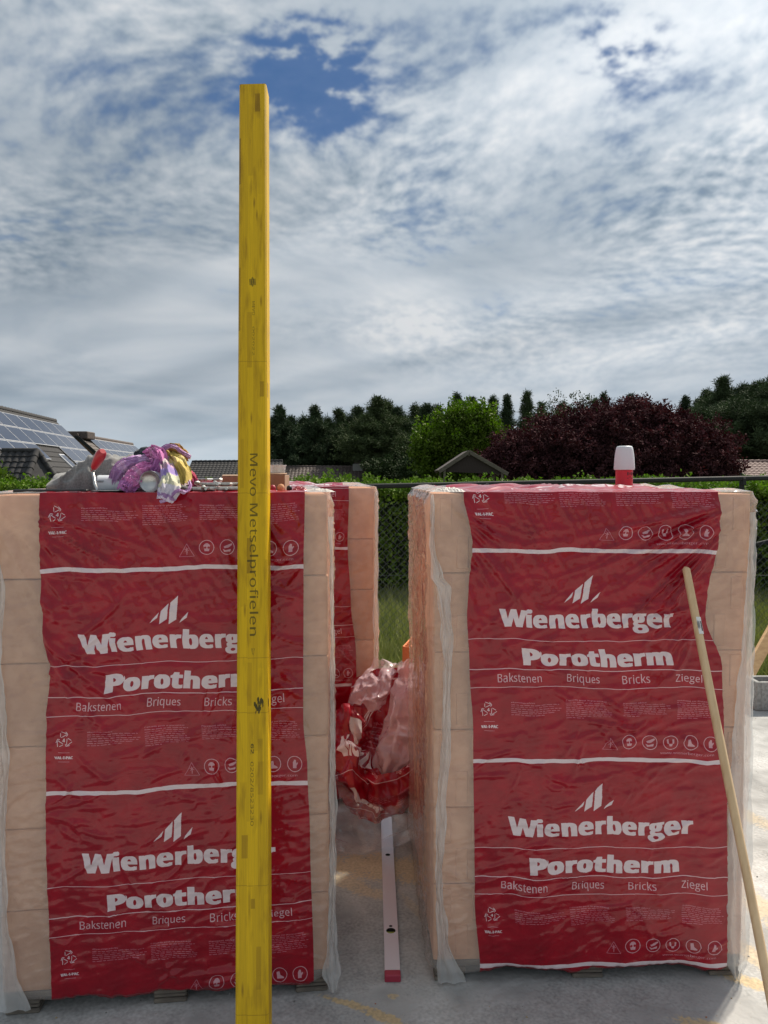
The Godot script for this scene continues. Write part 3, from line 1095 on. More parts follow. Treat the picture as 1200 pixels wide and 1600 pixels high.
func slab_image() -> Image:
	# 4.6 m of slab; big, middle and fine mottling computed as seamless fields, then mixed per point
	var f := []
	for k in 4:
		var n := FastNoiseLite.new()
		n.seed = 600 + k
		n.noise_type = FastNoiseLite.TYPE_SIMPLEX_SMOOTH
		n.frequency = [4.0, 36.0, 300.0, 6.0][k] / SLAB_N
		n.fractal_octaves = [4, 4, 3, 4][k]
		n.fractal_gain = 0.6
		f.append(n.get_seamless_image(SLAB_N, SLAB_N).get_data())
	var fb: PackedByteArray = f[0]
	var fm: PackedByteArray = f[1]
	var ff: PackedByteArray = f[2]
	var fd: PackedByteArray = f[3]
	var px := PackedByteArray()
	px.resize(SLAB_N * SLAB_N * 3)
	var gam := PackedByteArray()
	for k in 1024:
		gam.append(int(255.0 * pow(k / 1023.0, 0.4545)))
	var cell := SLAB_M / SLAB_N
	for r in SLAB_N:
		var z := SLAB_Z + cell * (r + 0.5)
		var near := []
		for s in SAND:
			if absf(z - s[1]) < s[2] + s[3] + 0.1:
				near.append(s)
		for c in SLAB_N:
			var k := r * SLAB_N + c
			var mid := (fm[k] - 128) / 128.0
			var fine := (ff[k] - 128) / 128.0
			var g := 0.43 + (fb[k] - 128) * 0.0007 + mid * 0.085 + fine * 0.12
			var dirt := (fd[k] - 128) / 128.0 + mid * 0.3 + fine * 0.25 - 0.12
			if dirt > 0.0:
				g *= 1.0 - 0.36 * minf(1.0, dirt * 2.2)
			var cr := g * 1.0
			var cg := g
			var cb := g * 0.97
			if near.size():
				var x := SLAB_X + cell * (c + 0.5)
				var sand := 0.0
				for s in near:
					var dx: float = x - s[0]
					var dz: float = z - s[1]
					if absf(dx) > s[2] + s[3] + 0.1:
						continue
					var ca := cos(s[4])
					var sa := sin(s[4])
					var u: float = (dx * ca + dz * sa) / s[2]
					var v: float = (-dx * sa + dz * ca) / s[3]
					var q: float = 1.0 - u * u - v * v * 0.8 + mid * 0.8 + fine * 0.8
					sand = maxf(sand, clampf((q - 0.05) * 2.0, 0.0, 1.0) * s[5])
				if sand > 0.0:
					sand = minf(sand, 1.0) * 0.85
					var t := 1.0 + fine * 0.3
					cr = lerpf(cr, 0.55 * t, sand)
					cg = lerpf(cg, 0.41 * t, sand)
					cb = lerpf(cb, 0.21 * t, sand)
			k *= 3
			px[k] = gam[clampi(int(cr * 1023.0), 0, 1023)]
			px[k + 1] = gam[clampi(int(cg * 1023.0), 0, 1023)]
			px[k + 2] = gam[clampi(int(cb * 1023.0), 0, 1023)]
	return Image.create_from_data(SLAB_N, SLAB_N, false, Image.FORMAT_RGB8, px)


func make_ground() -> void:
	var m := StandardMaterial3D.new()
	m.albedo_texture = ImageTexture.create_from_image(slab_image())
	m.roughness = 0.88
	m.heightmap_enabled = true
	var bn := FastNoiseLite.new()
	bn.seed = 640
	bn.frequency = 90.0 / 1024
	bn.fractal_octaves = 4
	bn.fractal_gain = 0.65
	m.heightmap_texture = ImageTexture.create_from_image(bn.get_seamless_image(1024, 1024))
	m.heightmap_scale = 0.35
	var s := Shape.new()
	# the slab's top as a gently uneven sheet, its edge a step down to the soil
	s.grid(60, 72, func(i: int, j: int) -> Array:
		var x := -9.0 + 18.0 * i / 60.0
		var z := -6.2 + 18.0 * j / 72.0
		return [Vector3(x, na.get_noise_2d(x * 0.5, z * 0.5) * 0.0015, z), Vector2((x - SLAB_X) / SLAB_M, (z - SLAB_Z) / SLAB_M)], true)
	for e in [[Vector3(-9, 0, -6.2), Vector3(9, 0, -6.2)], [Vector3(9, 0, -6.2), Vector3(9, 0, 11.8)], [Vector3(9, 0, 11.8), Vector3(-9, 0, 11.8)], [Vector3(-9, 0, 11.8), Vector3(-9, 0, -6.2)]]:
		s.quad_out(e[0], e[1], e[1] + Vector3(0, -0.25, 0), e[0] + Vector3(0, -0.25, 0), Vector3(0, -0.1, 2))
	part("concrete_slab", s.commit(), m, self, "structure")

	var gm := grained(Color(0.035, 0.045, 0.015), Color(0.085, 0.095, 0.035), 0.95, 3.0, 10.0, 0.5, 44, 5, Vector3.ONE, true)
	var g := Shape.new()
	g.grid(60, 60, func(i: int, j: int) -> Array:
		var x := (i / 30.0 - 1.0)
		var z := (j / 30.0 - 1.0)
		var p := Vector3(signf(x) * pow(absf(x), 2.2) * 900.0, -0.14, signf(z) * pow(absf(z), 2.2) * 900.0)
		return [p, Vector2(p.x, p.z)], true)
	part("ground", g.commit(), gm, self, "structure")

	# grit, mortar crumbs and brick chips swept about on the slab
	var chip := Shape.new()
	var cv := []
	for k in 8:
		var a := TAU * k / 6.0
		cv.append(Vector3(cos(a), 0.1, sin(a)) * rng.randf_range(0.7, 1.1) if k < 6 else Vector3(0, 0.55 if k == 6 else -0.5, 0))
	for k in 6:
		chip.tri_out(cv[k], cv[(k + 1) % 6], cv[6], Vector3.ZERO)
		chip.tri_out(cv[k], cv[(k + 1) % 6], cv[7], Vector3.ZERO)
	var chips := []
	var chip_tints := []
	for k in 2600:
		var x := rng.randf_range(-1.3, 2.6)
		var z := -rng.randf_range(1.8, 5.6)
		if na.get_noise_2d(x * 1.6 + 8.0, z * 1.6) < -0.12:
			continue
		var sc := 0.0012 + 0.0035 * pow(rng.randf(), 4.0)
		chips.append(Transform3D(Basis.from_euler(Vector3(rng.randfn() * 0.3, rng.randf() * TAU, rng.randfn() * 0.3)).scaled(Vector3.ONE * sc), Vector3(x, sc * 0.35 + na.get_noise_2d(x * 0.5, z * 0.5) * 0.0015, z)))
		chip_tints.append([Color(0.10, 0.10, 0.095), Color(0.45, 0.44, 0.42), Color(0.24, 0.235, 0.22), Color(0.42, 0.32, 0.17), Color(0.36, 0.16, 0.09)][[0, 0, 1, 1, 2, 2, 2, 3, 3, 4][rng.randi() % 10]])
	var cm := StandardMaterial3D.new()
	cm.vertex_color_use_as_albedo = true
	cm.roughness = 0.95
	var gt := scatter("grit", chip.commit(), cm, chips, chip_tints, self)
	tag(gt, "fine grit and brick crumbs strewn over the concrete slab", "grit")

	# long grass between slab, fence and hedge
	var tuft := Shape.new()
	for k in 16:
		var a := rng.randf() * TAU
		var base := Vector3(cos(a), 0, sin(a)) * rng.randf() * 0.05
		var lean := Vector3(cos(a + rng.randf()), 0, sin(a + rng.randf())) * rng.randf_range(0.02, 0.12)
		var hgt := rng.randf_range(0.10, 0.26)
		var side := Vector3(-sin(a), 0, cos(a)) * 0.0032
		var m1 := base + lean * 0.35 + Vector3.UP * hgt * 0.6
		var tip := base + lean + Vector3.UP * hgt
		var i := tuft.v.size()
		tuft.vert(base - side)
		tuft.vert(base + side)
		tuft.vert(m1 + side * 0.8)
		tuft.vert(m1 - side * 0.8)
		tuft.vert(tip)
		tuft.tri(i, i + 1, i + 2)
		tuft.tri(i, i + 2, i + 3)
		tuft.tri(i + 3, i + 2, i + 4)
	var places := []
	var tints := []
	for k in 15000:
		var x := rng.randf_range(-5.0, 7.5)
		var z := -rng.randf_range(6.3, 11.2)
		if (x > 1.2 and x < 3.0 and z > -7.0) or (x < -1.2 and rng.randf() < 0.75):
			continue
		var b := Basis(Vector3.UP, rng.randf() * TAU).scaled(Vector3.ONE * rng.randf_range(0.6, 1.5))
		places.append(Transform3D(b, Vector3(x, -0.145, z)))
		var t := rng.randf()
		tints.append(Color(0.13, 0.165, 0.045).lerp(Color(0.34, 0.33, 0.15), t) * rng.randf_range(0.85, 1.4))
	var gr := scatter("grass", tuft.commit(), leafy(0.6, Color(0.55, 0.62, 0.3)), places, tints, self)
	tag(gr, "long green grass growing along both sides of the wire fence", "grass")


# ---------------------------------------------------------------- yellow beam
func beam_texture() -> Image:
	var w := 256
	var h := 2048           # 3.0 m from top to foot
	iw = w
	ih = h
	var row := func(len_from_foot: float) -> float: return (2.96 - len_from_foot) / 2.96 * h
	# stencilled lettering and stamps
	ink = PackedByteArray()
	ink.resize(w * h)
	words("Mevo Metselprofielen", Rect2(88, row.call(1.732), 88, row.call(1.20) - row.call(1.732)), false, 0, 165, 1)
	words("MEVO", Rect2(126, row.call(2.212), 22, row.call(2.166) - row.call(2.212)), false, 0, 130, 1)
	words("002022", Rect2(126, row.call(2.129), 20, row.call(2.037) - row.call(2.129)), false, 0, 105, 1)
	words("62", Rect2(118, row.call(0.905), 24, row.call(0.878) - row.call(0.905)), true, 0, 190, 1)
	words("0202/8523230", Rect2(116, row.call(0.857), 24, row.call(0.69) - row.call(0.857)), false, 0, 140, 1)
	for k in 6:     # round stamp
		var c := Vector2(128, row.call(2.275))
		stroke(c + Vector2(-24 + k * 9, -7), c + Vector2(-20 + k * 9, 7), 6, 170)
	ring(Vector2(128, row.call(2.275)), 9, 5, 120)
	for k in 46:      # black scuff
		var c := Vector2(178 + rng.randfn() * 14, row.call(1.008) + rng.randfn() * 7)
		disc(c, rng.randf_range(2, 6), 215)
	fill_poly([Vector2(120, row.call(1.165)), Vector2(150, row.call(1.165)), Vector2(138, row.call(1.145)), Vector2(128, row.call(1.150))], 70)
	cut(Vector2(136, row.call(1.158)), 5)
	# painted, finger-jointed lamellas: strips that took the paint differently
	var strips := []
	var x := 0
	for wd in [36, 52, 44, 40, 48, 36]:
		var y := -rng.randi_range(0, 300)
		while y < h:
			var ln := rng.randi_range(150, 430)
			strips.append([x, y, wd, ln, rng.randf_range(0.93, 1.05)])
			y += ln
		x += wd
	var tone := PackedFloat32Array()
	tone.resize(w * h)
	tone.fill(1.0)
	for s in strips:
		for yy in range(maxi(0, s[1]), mini(h, s[1] + s[3])):
			for xx in range(s[0], mini(w, s[0] + s[2])):
				tone[yy * w + xx] = s[4]
	# darker stained fields and knots, as seen on the face
	for q in [[150, 0.012, 44, 0.022, 0.72], [0, 0.065, 26, 0.055, 0.7], [0, 0.215, 26, 0.07, 0.74], [84, 0.265, 40, 0.06, 0.86], [84, 0.5, 44, 0.035, 0.72], [30, 0.40, 30, 0.05, 0.9], [50, 0.775, 46, 0.02, 0.78], [92, 0.62, 34, 0.04, 0.9], [170, 0.69, 40, 0.05, 0.88], [120, 0.83, 30, 0.008, 0.75], [160, 0.87, 36, 0.035, 0.85], [190, 0.34, 34, 0.016, 0.75]]:
		for yy in range(int(q[1] * h), int((q[1] + q[3]) * h)):
			for xx in range(q[0], mini(w, q[0] + q[2])):
				tone[yy * w + xx] *= q[4]
	for q in [[165, 0.156], [142, 0.142], [120, 0.378], [200, 0.253], [60, 0.905], [140, 0.955], [196, 0.76], [70, 0.57]]:
		for yy in range(-16, 17):
			for xx in range(-12, 13):
				var e := Vector2(xx / 12.0, yy / 16.0).length()
				var py := int(q[1] * h) + yy
				if e < 1.0 and py >= 0 and py < h:
					tone[py * w + clampi(q[0] + xx, 0, w - 1)] *= lerpf(0.62, 1.0, e)
	# saw-cut and joint lines
	for f in [0.318, 0.455, 0.615, 0.666, 0.818, 0.925]:
		var yy := int(f * h)
		for xx in w:
			tone[(yy + (1 if xx > 90 else 0)) * w + xx] *= 0.72
	var n := FastNoiseLite.new()
	n.seed = 12
	n.frequency = 1.0
	n.fractal_octaves = 4
	var px := PackedByteArray()
	px.resize(w * h * 3)
	for yy in h:
		for xx in w:
			var k := yy * w + xx
			var g := 1.0 + n.get_noise_2d(xx * 0.13, yy * 0.006) * 0.11 + n.get_noise_2d(xx * 0.5 + 50.0, yy * 0.02) * 0.07
			g += minf(0.0, n.get_noise_2d(xx * 0.012 + 9.0, yy * 0.008) + 0.1) * 0.35
			var t: float = tone[k] * g
			var i := ink[k] / 255.0
			px[k * 3] = int(clampf(lerpf(208.0 * pow(t, 0.7), 50, i), 0, 255))
			px[k * 3 + 1] = int(clampf(lerpf(168.0 * pow(t, 0.8), 46, i), 0, 255))
			px[k * 3 + 2] = int(clampf(lerpf(4.0 * t, 20, i), 0, 255))
	return Image.create_from_data(w, h, false, Image.FORMAT_RGB8, px)


func make_beam() -> void:
	var root := thing("yellow_beam", "tall yellow laminated timber beam with black lettering leaning on a pallet", "beam", Vector3(-0.342, 0, -1.935))
	var length := 2.96
	var wd := 0.087
	var th := 0.066
	var up := (Vector3(-0.424, 2.888, -2.544) - Vector3(-0.339, 0.0, -1.9)).normalized()
	var xx := Vector3(1, 0, 0)
	xx = (xx - up * xx.dot(up)).normalized()
	var zz := xx.cross(up)
	var foot := Vector3(-0.339, 0.0, -1.9) - root.position
	var m := StandardMaterial3D.new()
	m.albedo_texture = ImageTexture.create_from_image(beam_texture())
	m.roughness = 0.5
	m.metallic_specular = 0.4
	var s := Shape.new()
	# rounded-edge section swept along its length; the face carries the lettering, the sides the paint only
	var ch := 0.005
	var prof := [Vector2(-wd / 2 + ch, 0), Vector2(wd / 2 - ch, 0), Vector2(wd / 2, -ch), Vector2(wd / 2, -th + ch), Vector2(wd / 2 - ch, -th), Vector2(-wd / 2 + ch, -th), Vector2(-wd / 2, -th + ch), Vector2(-wd / 2, -ch)]
	for k in 8:
		var a: Vector2 = prof[k]
		var b: Vector2 = prof[(k + 1) % 8]
		var ua := 0.03 + 0.94 * (a.x + wd / 2) / wd
		var ub := 0.03 + 0.94 * (b.x + wd / 2) / wd
		if k in [2, 6]:
			ua = 0.80
			ub = 0.98
		if k == 4:
			ua = 0.02
			ub = 0.22
		var o := s.v.size()
		for e in [[a, ua, 0.0], [b, ub, 0.0], [b, ub, 1.0], [a, ua, 1.0]]:
			s.vert(foot + xx * e[0].x + zz * e[0].y + up * (length * e[2] - (0.0 if e[2] > 0.5 else 0.2 * (e[0].y))), Vector2(e[1], 1.0 - e[2]))
		s.tri(o, o + 2, o + 1)
		s.tri(o, o + 3, o + 2)
	for e in [0.0, 1.0]:
		var o := s.v.size()
		for k in 8:
			s.vert(foot + xx * prof[k].x + zz * prof[k].y + up * (length * e - (0.0 if e > 0.5 else 0.2 * prof[k].y)), Vector2(0.1, 0.02))
		for k in range(1, 7):
			if e > 0.5:
				s.tri(o, o + k, o + k + 1) if false else s.tri(o, o + k + 1, o + k)
			else:
				s.tri(o, o + k, o + k + 1)
	part("beam_body", s.commit(), m, root)
	var capm := Shape.new()
	capm.box(Vector3(wd - 0.004, 0.003, th - 0.004), Transform3D(Basis(xx, up, zz), foot + up * (length + 0.0016) - zz * th * 0.5), 0.001)
	part("end_grain", capm.commit(), M.pallet_wood, root)


# ---------------------------------------------------------------- wooden pole with a sticker
func make_pole() -> void:
	var a := Vector3(0.985, 0.0125, -1.745)
	var b := Vector3(0.938, 1.335, -2.372)
	var root := thing("wooden_pole", "long round wooden broom pole with white sticker leaning on a brick pallet", "pole", a)
	var pts := []
	var rad := []
	for k in 25:
		var t := k / 24.0
		pts.append((b - a) * t + Vector3(0.002 * sin(t * 5.0), 0, 0))
		rad.append(0.0119 if k < 24 else 0.0115)
	pts.append((b - a) * 1.003)
	rad.append(0.0085)
	var s := Shape.new()
	s.tube(pts, rad, 16)
	part("shaft", s.commit(), M.pole_wood, root)
	# the sticker wraps part of the shaft
	var ax := (b - a).normalized()
	var side := ax.cross(Vector3(0, 0, 1)).normalized()
	var front := side.cross(ax).normalized()
	if front.z < 0:
		front = -front
	var st := Shape.new()
	var c0 := (b - a) * 0.874
	st.grid(8, 2, func(i: int, j: int) -> Array:
		var an := lerpf(-1.25, 1.0, i / 8.0)
		return [c0 + ax * (0.030 - j * 0.026) + (front * cos(an) + side * sin(an)) * 0.0124, Vector2(i / 8.0, j / 2.0)])
	var sticker := part("sticker", st.commit(), M.paper, root)
	var bars := Shape.new()
	for k in 5:
		var an := -0.2 + k * 0.06
		bars.box(Vector3(0.0006, 0.018 + 0.004 * (k % 3), 0.0004), Transform3D(Basis(side, ax, front), c0 + ax * 0.006 + (front * cos(an * 2.0) + side * sin(an * 2.0)) * 0.0128), 0.0)
	for k in 3:
		bars.box(Vector3(0.0009, 0.030, 0.0004), Transform3D(Basis(side, ax, front), c0 + ax * 0.002 + (front * cos(0.42 + k * 0.12) + side * sin(0.42 + k * 0.12)) * 0.0128), 0.0)
	part("print", bars.commit(), M.ink, sticker)


# ---------------------------------------------------------------- spirit level on the slab
func make_level() -> void:
	var a := Vector3(0.028, 0.0, -2.395)
	var b := Vector3(0.010, 0.0, -3.58)
	var root := thing("spirit_level", "silver aluminium spirit level with red end cap lying between the pallets", "spirit level", a)
	var dir := (b - a).normalized()
	var side := dir.cross(Vector3.UP).normalized()
	var basis_ := Basis(side, Vector3.UP, -dir)
	var ln := a.distance_to(b)
	var w := 0.050
	var th := 0.023
	# body with round windows cut into it
	var windows := [0.245, 0.79]
	var body := CSGBox3D.new()
	body.name = "body"
	body.size = Vector3(w, th, ln - 0.06)
	body.material = M.alu
	root.add_child(body, true)
	body.transform = Transform3D(basis_, dir * ln * 0.5 + Vector3.UP * (th * 0.5 + 0.001))
	for k in windows.size():
		var cutter := CSGCylinder3D.new()
		cutter.name = "window_cut"
		cutter.radius = [0.0165, 0.0105][k]
		cutter.height = 0.030
		cutter.sides = 32
		cutter.operation = CSGShape3D.OPERATION_SUBTRACTION
		cutter.material = M.dark_hole
		body.add_child(cutter, true)
		cutter.position = Vector3(0, 0.010, ln * 0.5 - windows[k])
	for k in windows.size():
		var v := Shape.new()
		var half: float = [0.013, 0.008][k]
		v.tube([dir * windows[k] - side * half + Vector3.UP * 0.013, dir * windows[k] + side * half + Vector3.UP * 0.013], [0.0062, 0.0062], 12)
		part("vial", v.commit(), M.vial, root)
	var hole := Shape.new()
	hole.lathe([Vector2(0.0001, 0.0), Vector2(0.0055, 0.0004), Vector2(0.0060, 0.0)], 16, Transform3D(basis_, dir * 0.272 + Vector3.UP * (th + 0.0016)), true)
	part("screw", hole.commit(), M.dark_hole, root)
	for k in 2:
		var c := Shape.new()
		c.box(Vector3(w + 0.002, th + 0.0015, 0.03), Transform3D(basis_, dir * (0.015 if k == 0 else ln - 0.015) + Vector3.UP * (th * 0.5 + 0.001)), 0.003)
		part("end_cap", c.commit(), M.level_red, root)


# ---------------------------------------------------------------- crumpled film and the opened stack behind
func sheet(pts: Array, nu: int, nv: int, amp: float, seed_: float, uv0: Vector2, uv1: Vector2) -> ArrayMesh:
	# a net of control points (rows from top to bottom), crumpled along its normal
	var nr := pts.size() - 1
	var ncx: int = pts[0].size() - 1
	var base := func(u: float, v: float) -> Vector3:
		var x := clampf(u, 0, 0.9999) * ncx
		var y := clampf(v, 0, 0.9999) * nr
		var i := int(x)
		var j := int(y)
		var fx := smoothstep(0.0, 1.0, x - i)
		var fy := smoothstep(0.0, 1.0, y - j)
		var a: Vector3 = pts[j][i].lerp(pts[j][i + 1], fx)
		var b: Vector3 = pts[j + 1][i].lerp(pts[j + 1][i + 1], fx)
		return a.lerp(b, fy)
	var s := Shape.new()
	s.grid(nu, nv, func(i: int, j: int) -> Array:
		var u := float(i) / nu
		var v := float(j) / nv
		var p: Vector3 = base.call(u, v)
		var n: Vector3 = (base.call(u + 0.02, v) - base.call(u - 0.02, v)).cross(base.call(u, v + 0.02) - base.call(u, v - 0.02))
		n = n.normalized() if n.length() > 1e-9 else Vector3(0, 0, 1)
		if n.z < 0:
			n = -n
		var q := p * 1.0
		# flat facets meeting in sharp creases: folds in many directions, each a triangle wave bent a little
		var c := 0.0
		var d := 0.0
		var bend := na.get_noise_3d(q.x * 3.0 + seed_, q.y * 3.0, q.z * 3.0) * 1.1
		for k in 7:
			var an := seed_ * 1.7 + k * 2.399
			var fr: float = [3.1, 4.3, 6.1, 8.3, 11.0, 15.0, 21.0][k]
			var ph := (q.x * cos(an) + q.y * sin(an) * 0.8 + q.z * sin(an * 1.3) * 0.6) * fr + bend * (1.0 + k * 0.25) + seed_ * k
			c += (absf(fposmod(ph, 1.0) * 2.0 - 1.0) - 0.5) * 2.9 / fr
			d = maxf(d, absf(fposmod(ph, 1.0) * 2.0 - 1.0))
		p += n * amp * c * 1.3
		p += Vector3(na.get_noise_3d(q.x * 7.0, q.y * 7.0, seed_), nb.get_noise_3d(q.x * 5.0, q.y * 5.0, seed_), 0) * amp * 0.5
		p.y = maxf(p.y, 0.004)
		return [p, Vector2(lerpf(uv0.x, uv1.x, u), lerpf(uv0.y, uv1.y, v)) + Vector2(c, 0.0) * 0.03])
	return s.commit()


func make_film_heap() -> void:
	var root := thing("discarded_film", "crumpled heap of torn red printed wrapping film between the pallets", "plastic film", Vector3(-0.02, 0, -3.4))
	var o := -root.position
	var P := func(px: float, py: float, d: float) -> Vector3: return at(px, py, d) + o
	# hanging red skirt in front
	part("printed_sheet", sheet([
		[P.call(512, 1120, 3.52), P.call(545, 1098, 3.5), P.call(575, 1112, 3.52), P.call(590, 1105, 3.56)],
		[P.call(512, 1160, 3.46), P.call(540, 1150, 3.42), P.call(556, 1165, 3.44), P.call(566, 1190, 3.5)],
		[P.call(516, 1215, 3.42), P.call(548, 1200, 3.36), P.call(575, 1225, 3.36), P.call(600, 1215, 3.38)],
		[P.call(530, 1250, 3.40), P.call(556, 1250, 3.32), P.call(585, 1268, 3.30), P.call(625, 1250, 3.34)],
		[P.call(548, 1272, 3.40), P.call(568, 1284, 3.32), P.call(592, 1284, 3.31), P.call(640, 1255, 3.36)]], 66, 90, 0.030, 2.0, Vector2(0.02, 0.20), Vector2(0.62, 0.62)), M.film_print, root)
	# band of red wrapping round the front of the bundle
	part("printed_sheet", sheet([
		[P.call(566, 1200, 3.40), P.call(590, 1212, 3.33), P.call(620, 1204, 3.32), P.call(652, 1182, 3.34)],
		[P.call(572, 1240, 3.36), P.call(592, 1248, 3.30), P.call(622, 1240, 3.29), P.call(652, 1220, 3.32)],
		[P.call(576, 1276, 3.36), P.call(590, 1282, 3.31), P.call(620, 1268, 3.30), P.call(652, 1250, 3.34)]], 60, 46, 0.018, 5.0, Vector2(0.55, 0.60), Vector2(0.98, 0.86)), M.film_print, root)
	# dark inner fold of printed film
	part("printed_sheet", sheet([
		[P.call(550, 1062, 3.66), P.call(590, 1044, 3.64), P.call(652, 1040, 3.59)],
		[P.call(546, 1130, 3.60), P.call(585, 1140, 3.58), P.call(650, 1150, 3.56)],
		[P.call(550, 1215, 3.54), P.call(585, 1220, 3.50), P.call(650, 1230, 3.46)]], 30, 40, 0.02, 8.0, Vector2(0.3, 0.62), Vector2(0.6, 0.86)), M.film_print, root)
	# pale rumpled top
	part("rumpled_sheet", sheet([
		[P.call(586, 1030, 3.70), P.call(600, 1040, 3.68), P.call(618, 1030, 3.70), P.call(632, 1022, 3.72)],
		[P.call(562, 1060, 3.62), P.call(580, 1062, 3.55), P.call(606, 1056, 3.56), P.call(626, 1042, 3.62)],
		[P.call(546, 1098, 3.56), P.call(566, 1096, 3.48), P.call(588, 1098, 3.48), P.call(606, 1085, 3.54)],
		[P.call(540, 1110, 3.55), P.call(566, 1102, 3.52), P.call(592, 1120, 3.52), P.call(600, 1110, 3.55)]], 66, 60, 0.026, 11.0, Vector2(0, 0), Vector2(1, 1)), M.film_pink, root)
	# tall glossy pink sheet leaning against the opened stack
	part("glossy_sheet", sheet([
		[P.call(628, 1034, 3.56), P.call(636, 1030, 3.52), P.call(648, 1034, 3.50), P.call(660, 1040, 3.52)],
		[P.call(612, 1080, 3.52), P.call(628, 1085, 3.44), P.call(646, 1090, 3.42), P.call(662, 1090, 3.46)],
		[P.call(594, 1150, 3.48), P.call(615, 1150, 3.38), P.call(640, 1150, 3.36), P.call(662, 1150, 3.40)],
		[P.call(580, 1205, 3.44), P.call(606, 1208, 3.35), P.call(636, 1200, 3.33), P.call(662, 1195, 3.36)],
		[P.call(572, 1225, 3.44), P.call(604, 1230, 3.38), P.call(636, 1222, 3.37), P.call(662, 1215, 3.38)]], 70, 100, 0.022, 14.0, Vector2(0, 0), Vector2(1, 1)), M.film_pink, root)
	# milky flap
	part("milky_flap", sheet([
		[P.call(546, 1118, 3.42), P.call(556, 1122, 3.40), P.call(562, 1128, 3.41)],
		[P.call(548, 1140, 3.40), P.call(556, 1145, 3.37), P.call(563, 1146, 3.38)],
		[P.call(552, 1162, 3.40), P.call(558, 1164, 3.38), P.call(562, 1160, 3.40)]], 14, 20, 0.012, 17.0, Vector2(0, 0), Vector2(1, 1)), M.film_haze, root)
	# clear skirt trailing on the slab
	part("clear_sheet", sheet([
		[P.call(528, 1212, 3.42), P.call(560, 1250, 3.33), P.call(600, 1262, 3.29), P.call(652, 1236, 3.32)],
		[P.call(526, 1265, 3.36), P.call(560, 1285, 3.26), P.call(600, 1280, 3.24), P.call(652, 1262, 3.28)],
		[P.call(524, 1310, 3.31), P.call(562, 1322, 3.20), P.call(600, 1312, 3.19), P.call(652, 1290, 3.26)],
		[P.call(522, 1330, 3.24), P.call(562, 1336, 3.17), P.call(596, 1326, 3.15), P.call(652, 1308, 3.20)]], 60, 50, 0.016, 20.0, Vector2(0, 0), Vector2(1, 1)), M.film_thin, root)

	# opened stack of orange cellular bricks
	var st := thing("opened_brick_stack", "unwrapped stack of bare orange hollow bricks behind the pallet with the spray can", "brick stack", Vector3(0.335, 0, -3.575), -0.22)
	add_pallet(st, 0.54, 1.0)
	var bm := cell_brick_mesh(Vector3(0.25, ROW - 0.004, 0.16), 7, 4)
	for r in 3:
		for k in 6:
			for c in 2:
				var b := part("brick", bm, M.brick_raw, st)
				b.position = Vector3(-0.13 + c * 0.26 + rng.randf_range(-0.003, 0.003), DECK + ROW * (r + 0.5) - 0.002, -0.09 - k * 0.164 + rng.randf_range(-0.003, 0.003))
				b.rotation.y = rng.randf_range(-0.012, 0.012)


# ---------------------------------------------------------------- blocks and plank by the fence
func make_blocks() -> void:
	var m := Shape.new()
	var sz := Vector3(0.39, 0.20, 0.19)
	for sx in [-1, 1]:
		m.box(Vector3(0.032, sz.y, sz.z), Transform3D(Basis(), Vector3(sx * (sz.x * 0.5 - 0.016), sz.y * 0.5, 0)), 0.004)
		m.box(Vector3(sz.x - 0.064, sz.y - 0.002, 0.032), Transform3D(Basis(), Vector3(0, sz.y * 0.5, sx * (sz.z * 0.5 - 0.017))), 0.003)
	m.box(Vector3(0.03, sz.y - 0.006, sz.z - 0.07), Transform3D(Basis(), Vector3(0, sz.y * 0.5, 0)), 0.003)
	var mesh := m.commit()
	var spots := [Vector3(2.77, 0.002, -5.36), Vector3(3.19, 0.002, -5.38)]
	for k in 2:
		var b := part("concrete_block", mesh, M.concrete_block, self)
		b.position = spots[k]
		b.rotation.y = [0.03, -0.05][k]
		tag(b, "grey hollow concrete block on the bright slab in front of the leaning plank", "concrete block", "hollow blocks on the slab")
	var a := Vector3(2.63, 0.05, -5.62)
	var b2 := Vector3(4.45, 1.48, -7.36)
	var s := Shape.new()
	var y := (b2 - a).normalized()
	var x := y.cross(Vector3(0, 0, 1)).normalized()
	var z := x.cross(y)
	s.box(Vector3(0.10, a.distance_to(b2), 0.03), Transform3D(Basis(x, y, z), (a + b2) * 0.5), 0.003)
	var p := part("wooden_plank", s.commit(), M.plank_wood, self)
	tag(p, "pale wooden plank leaning from the slab towards the wire fence", "plank")


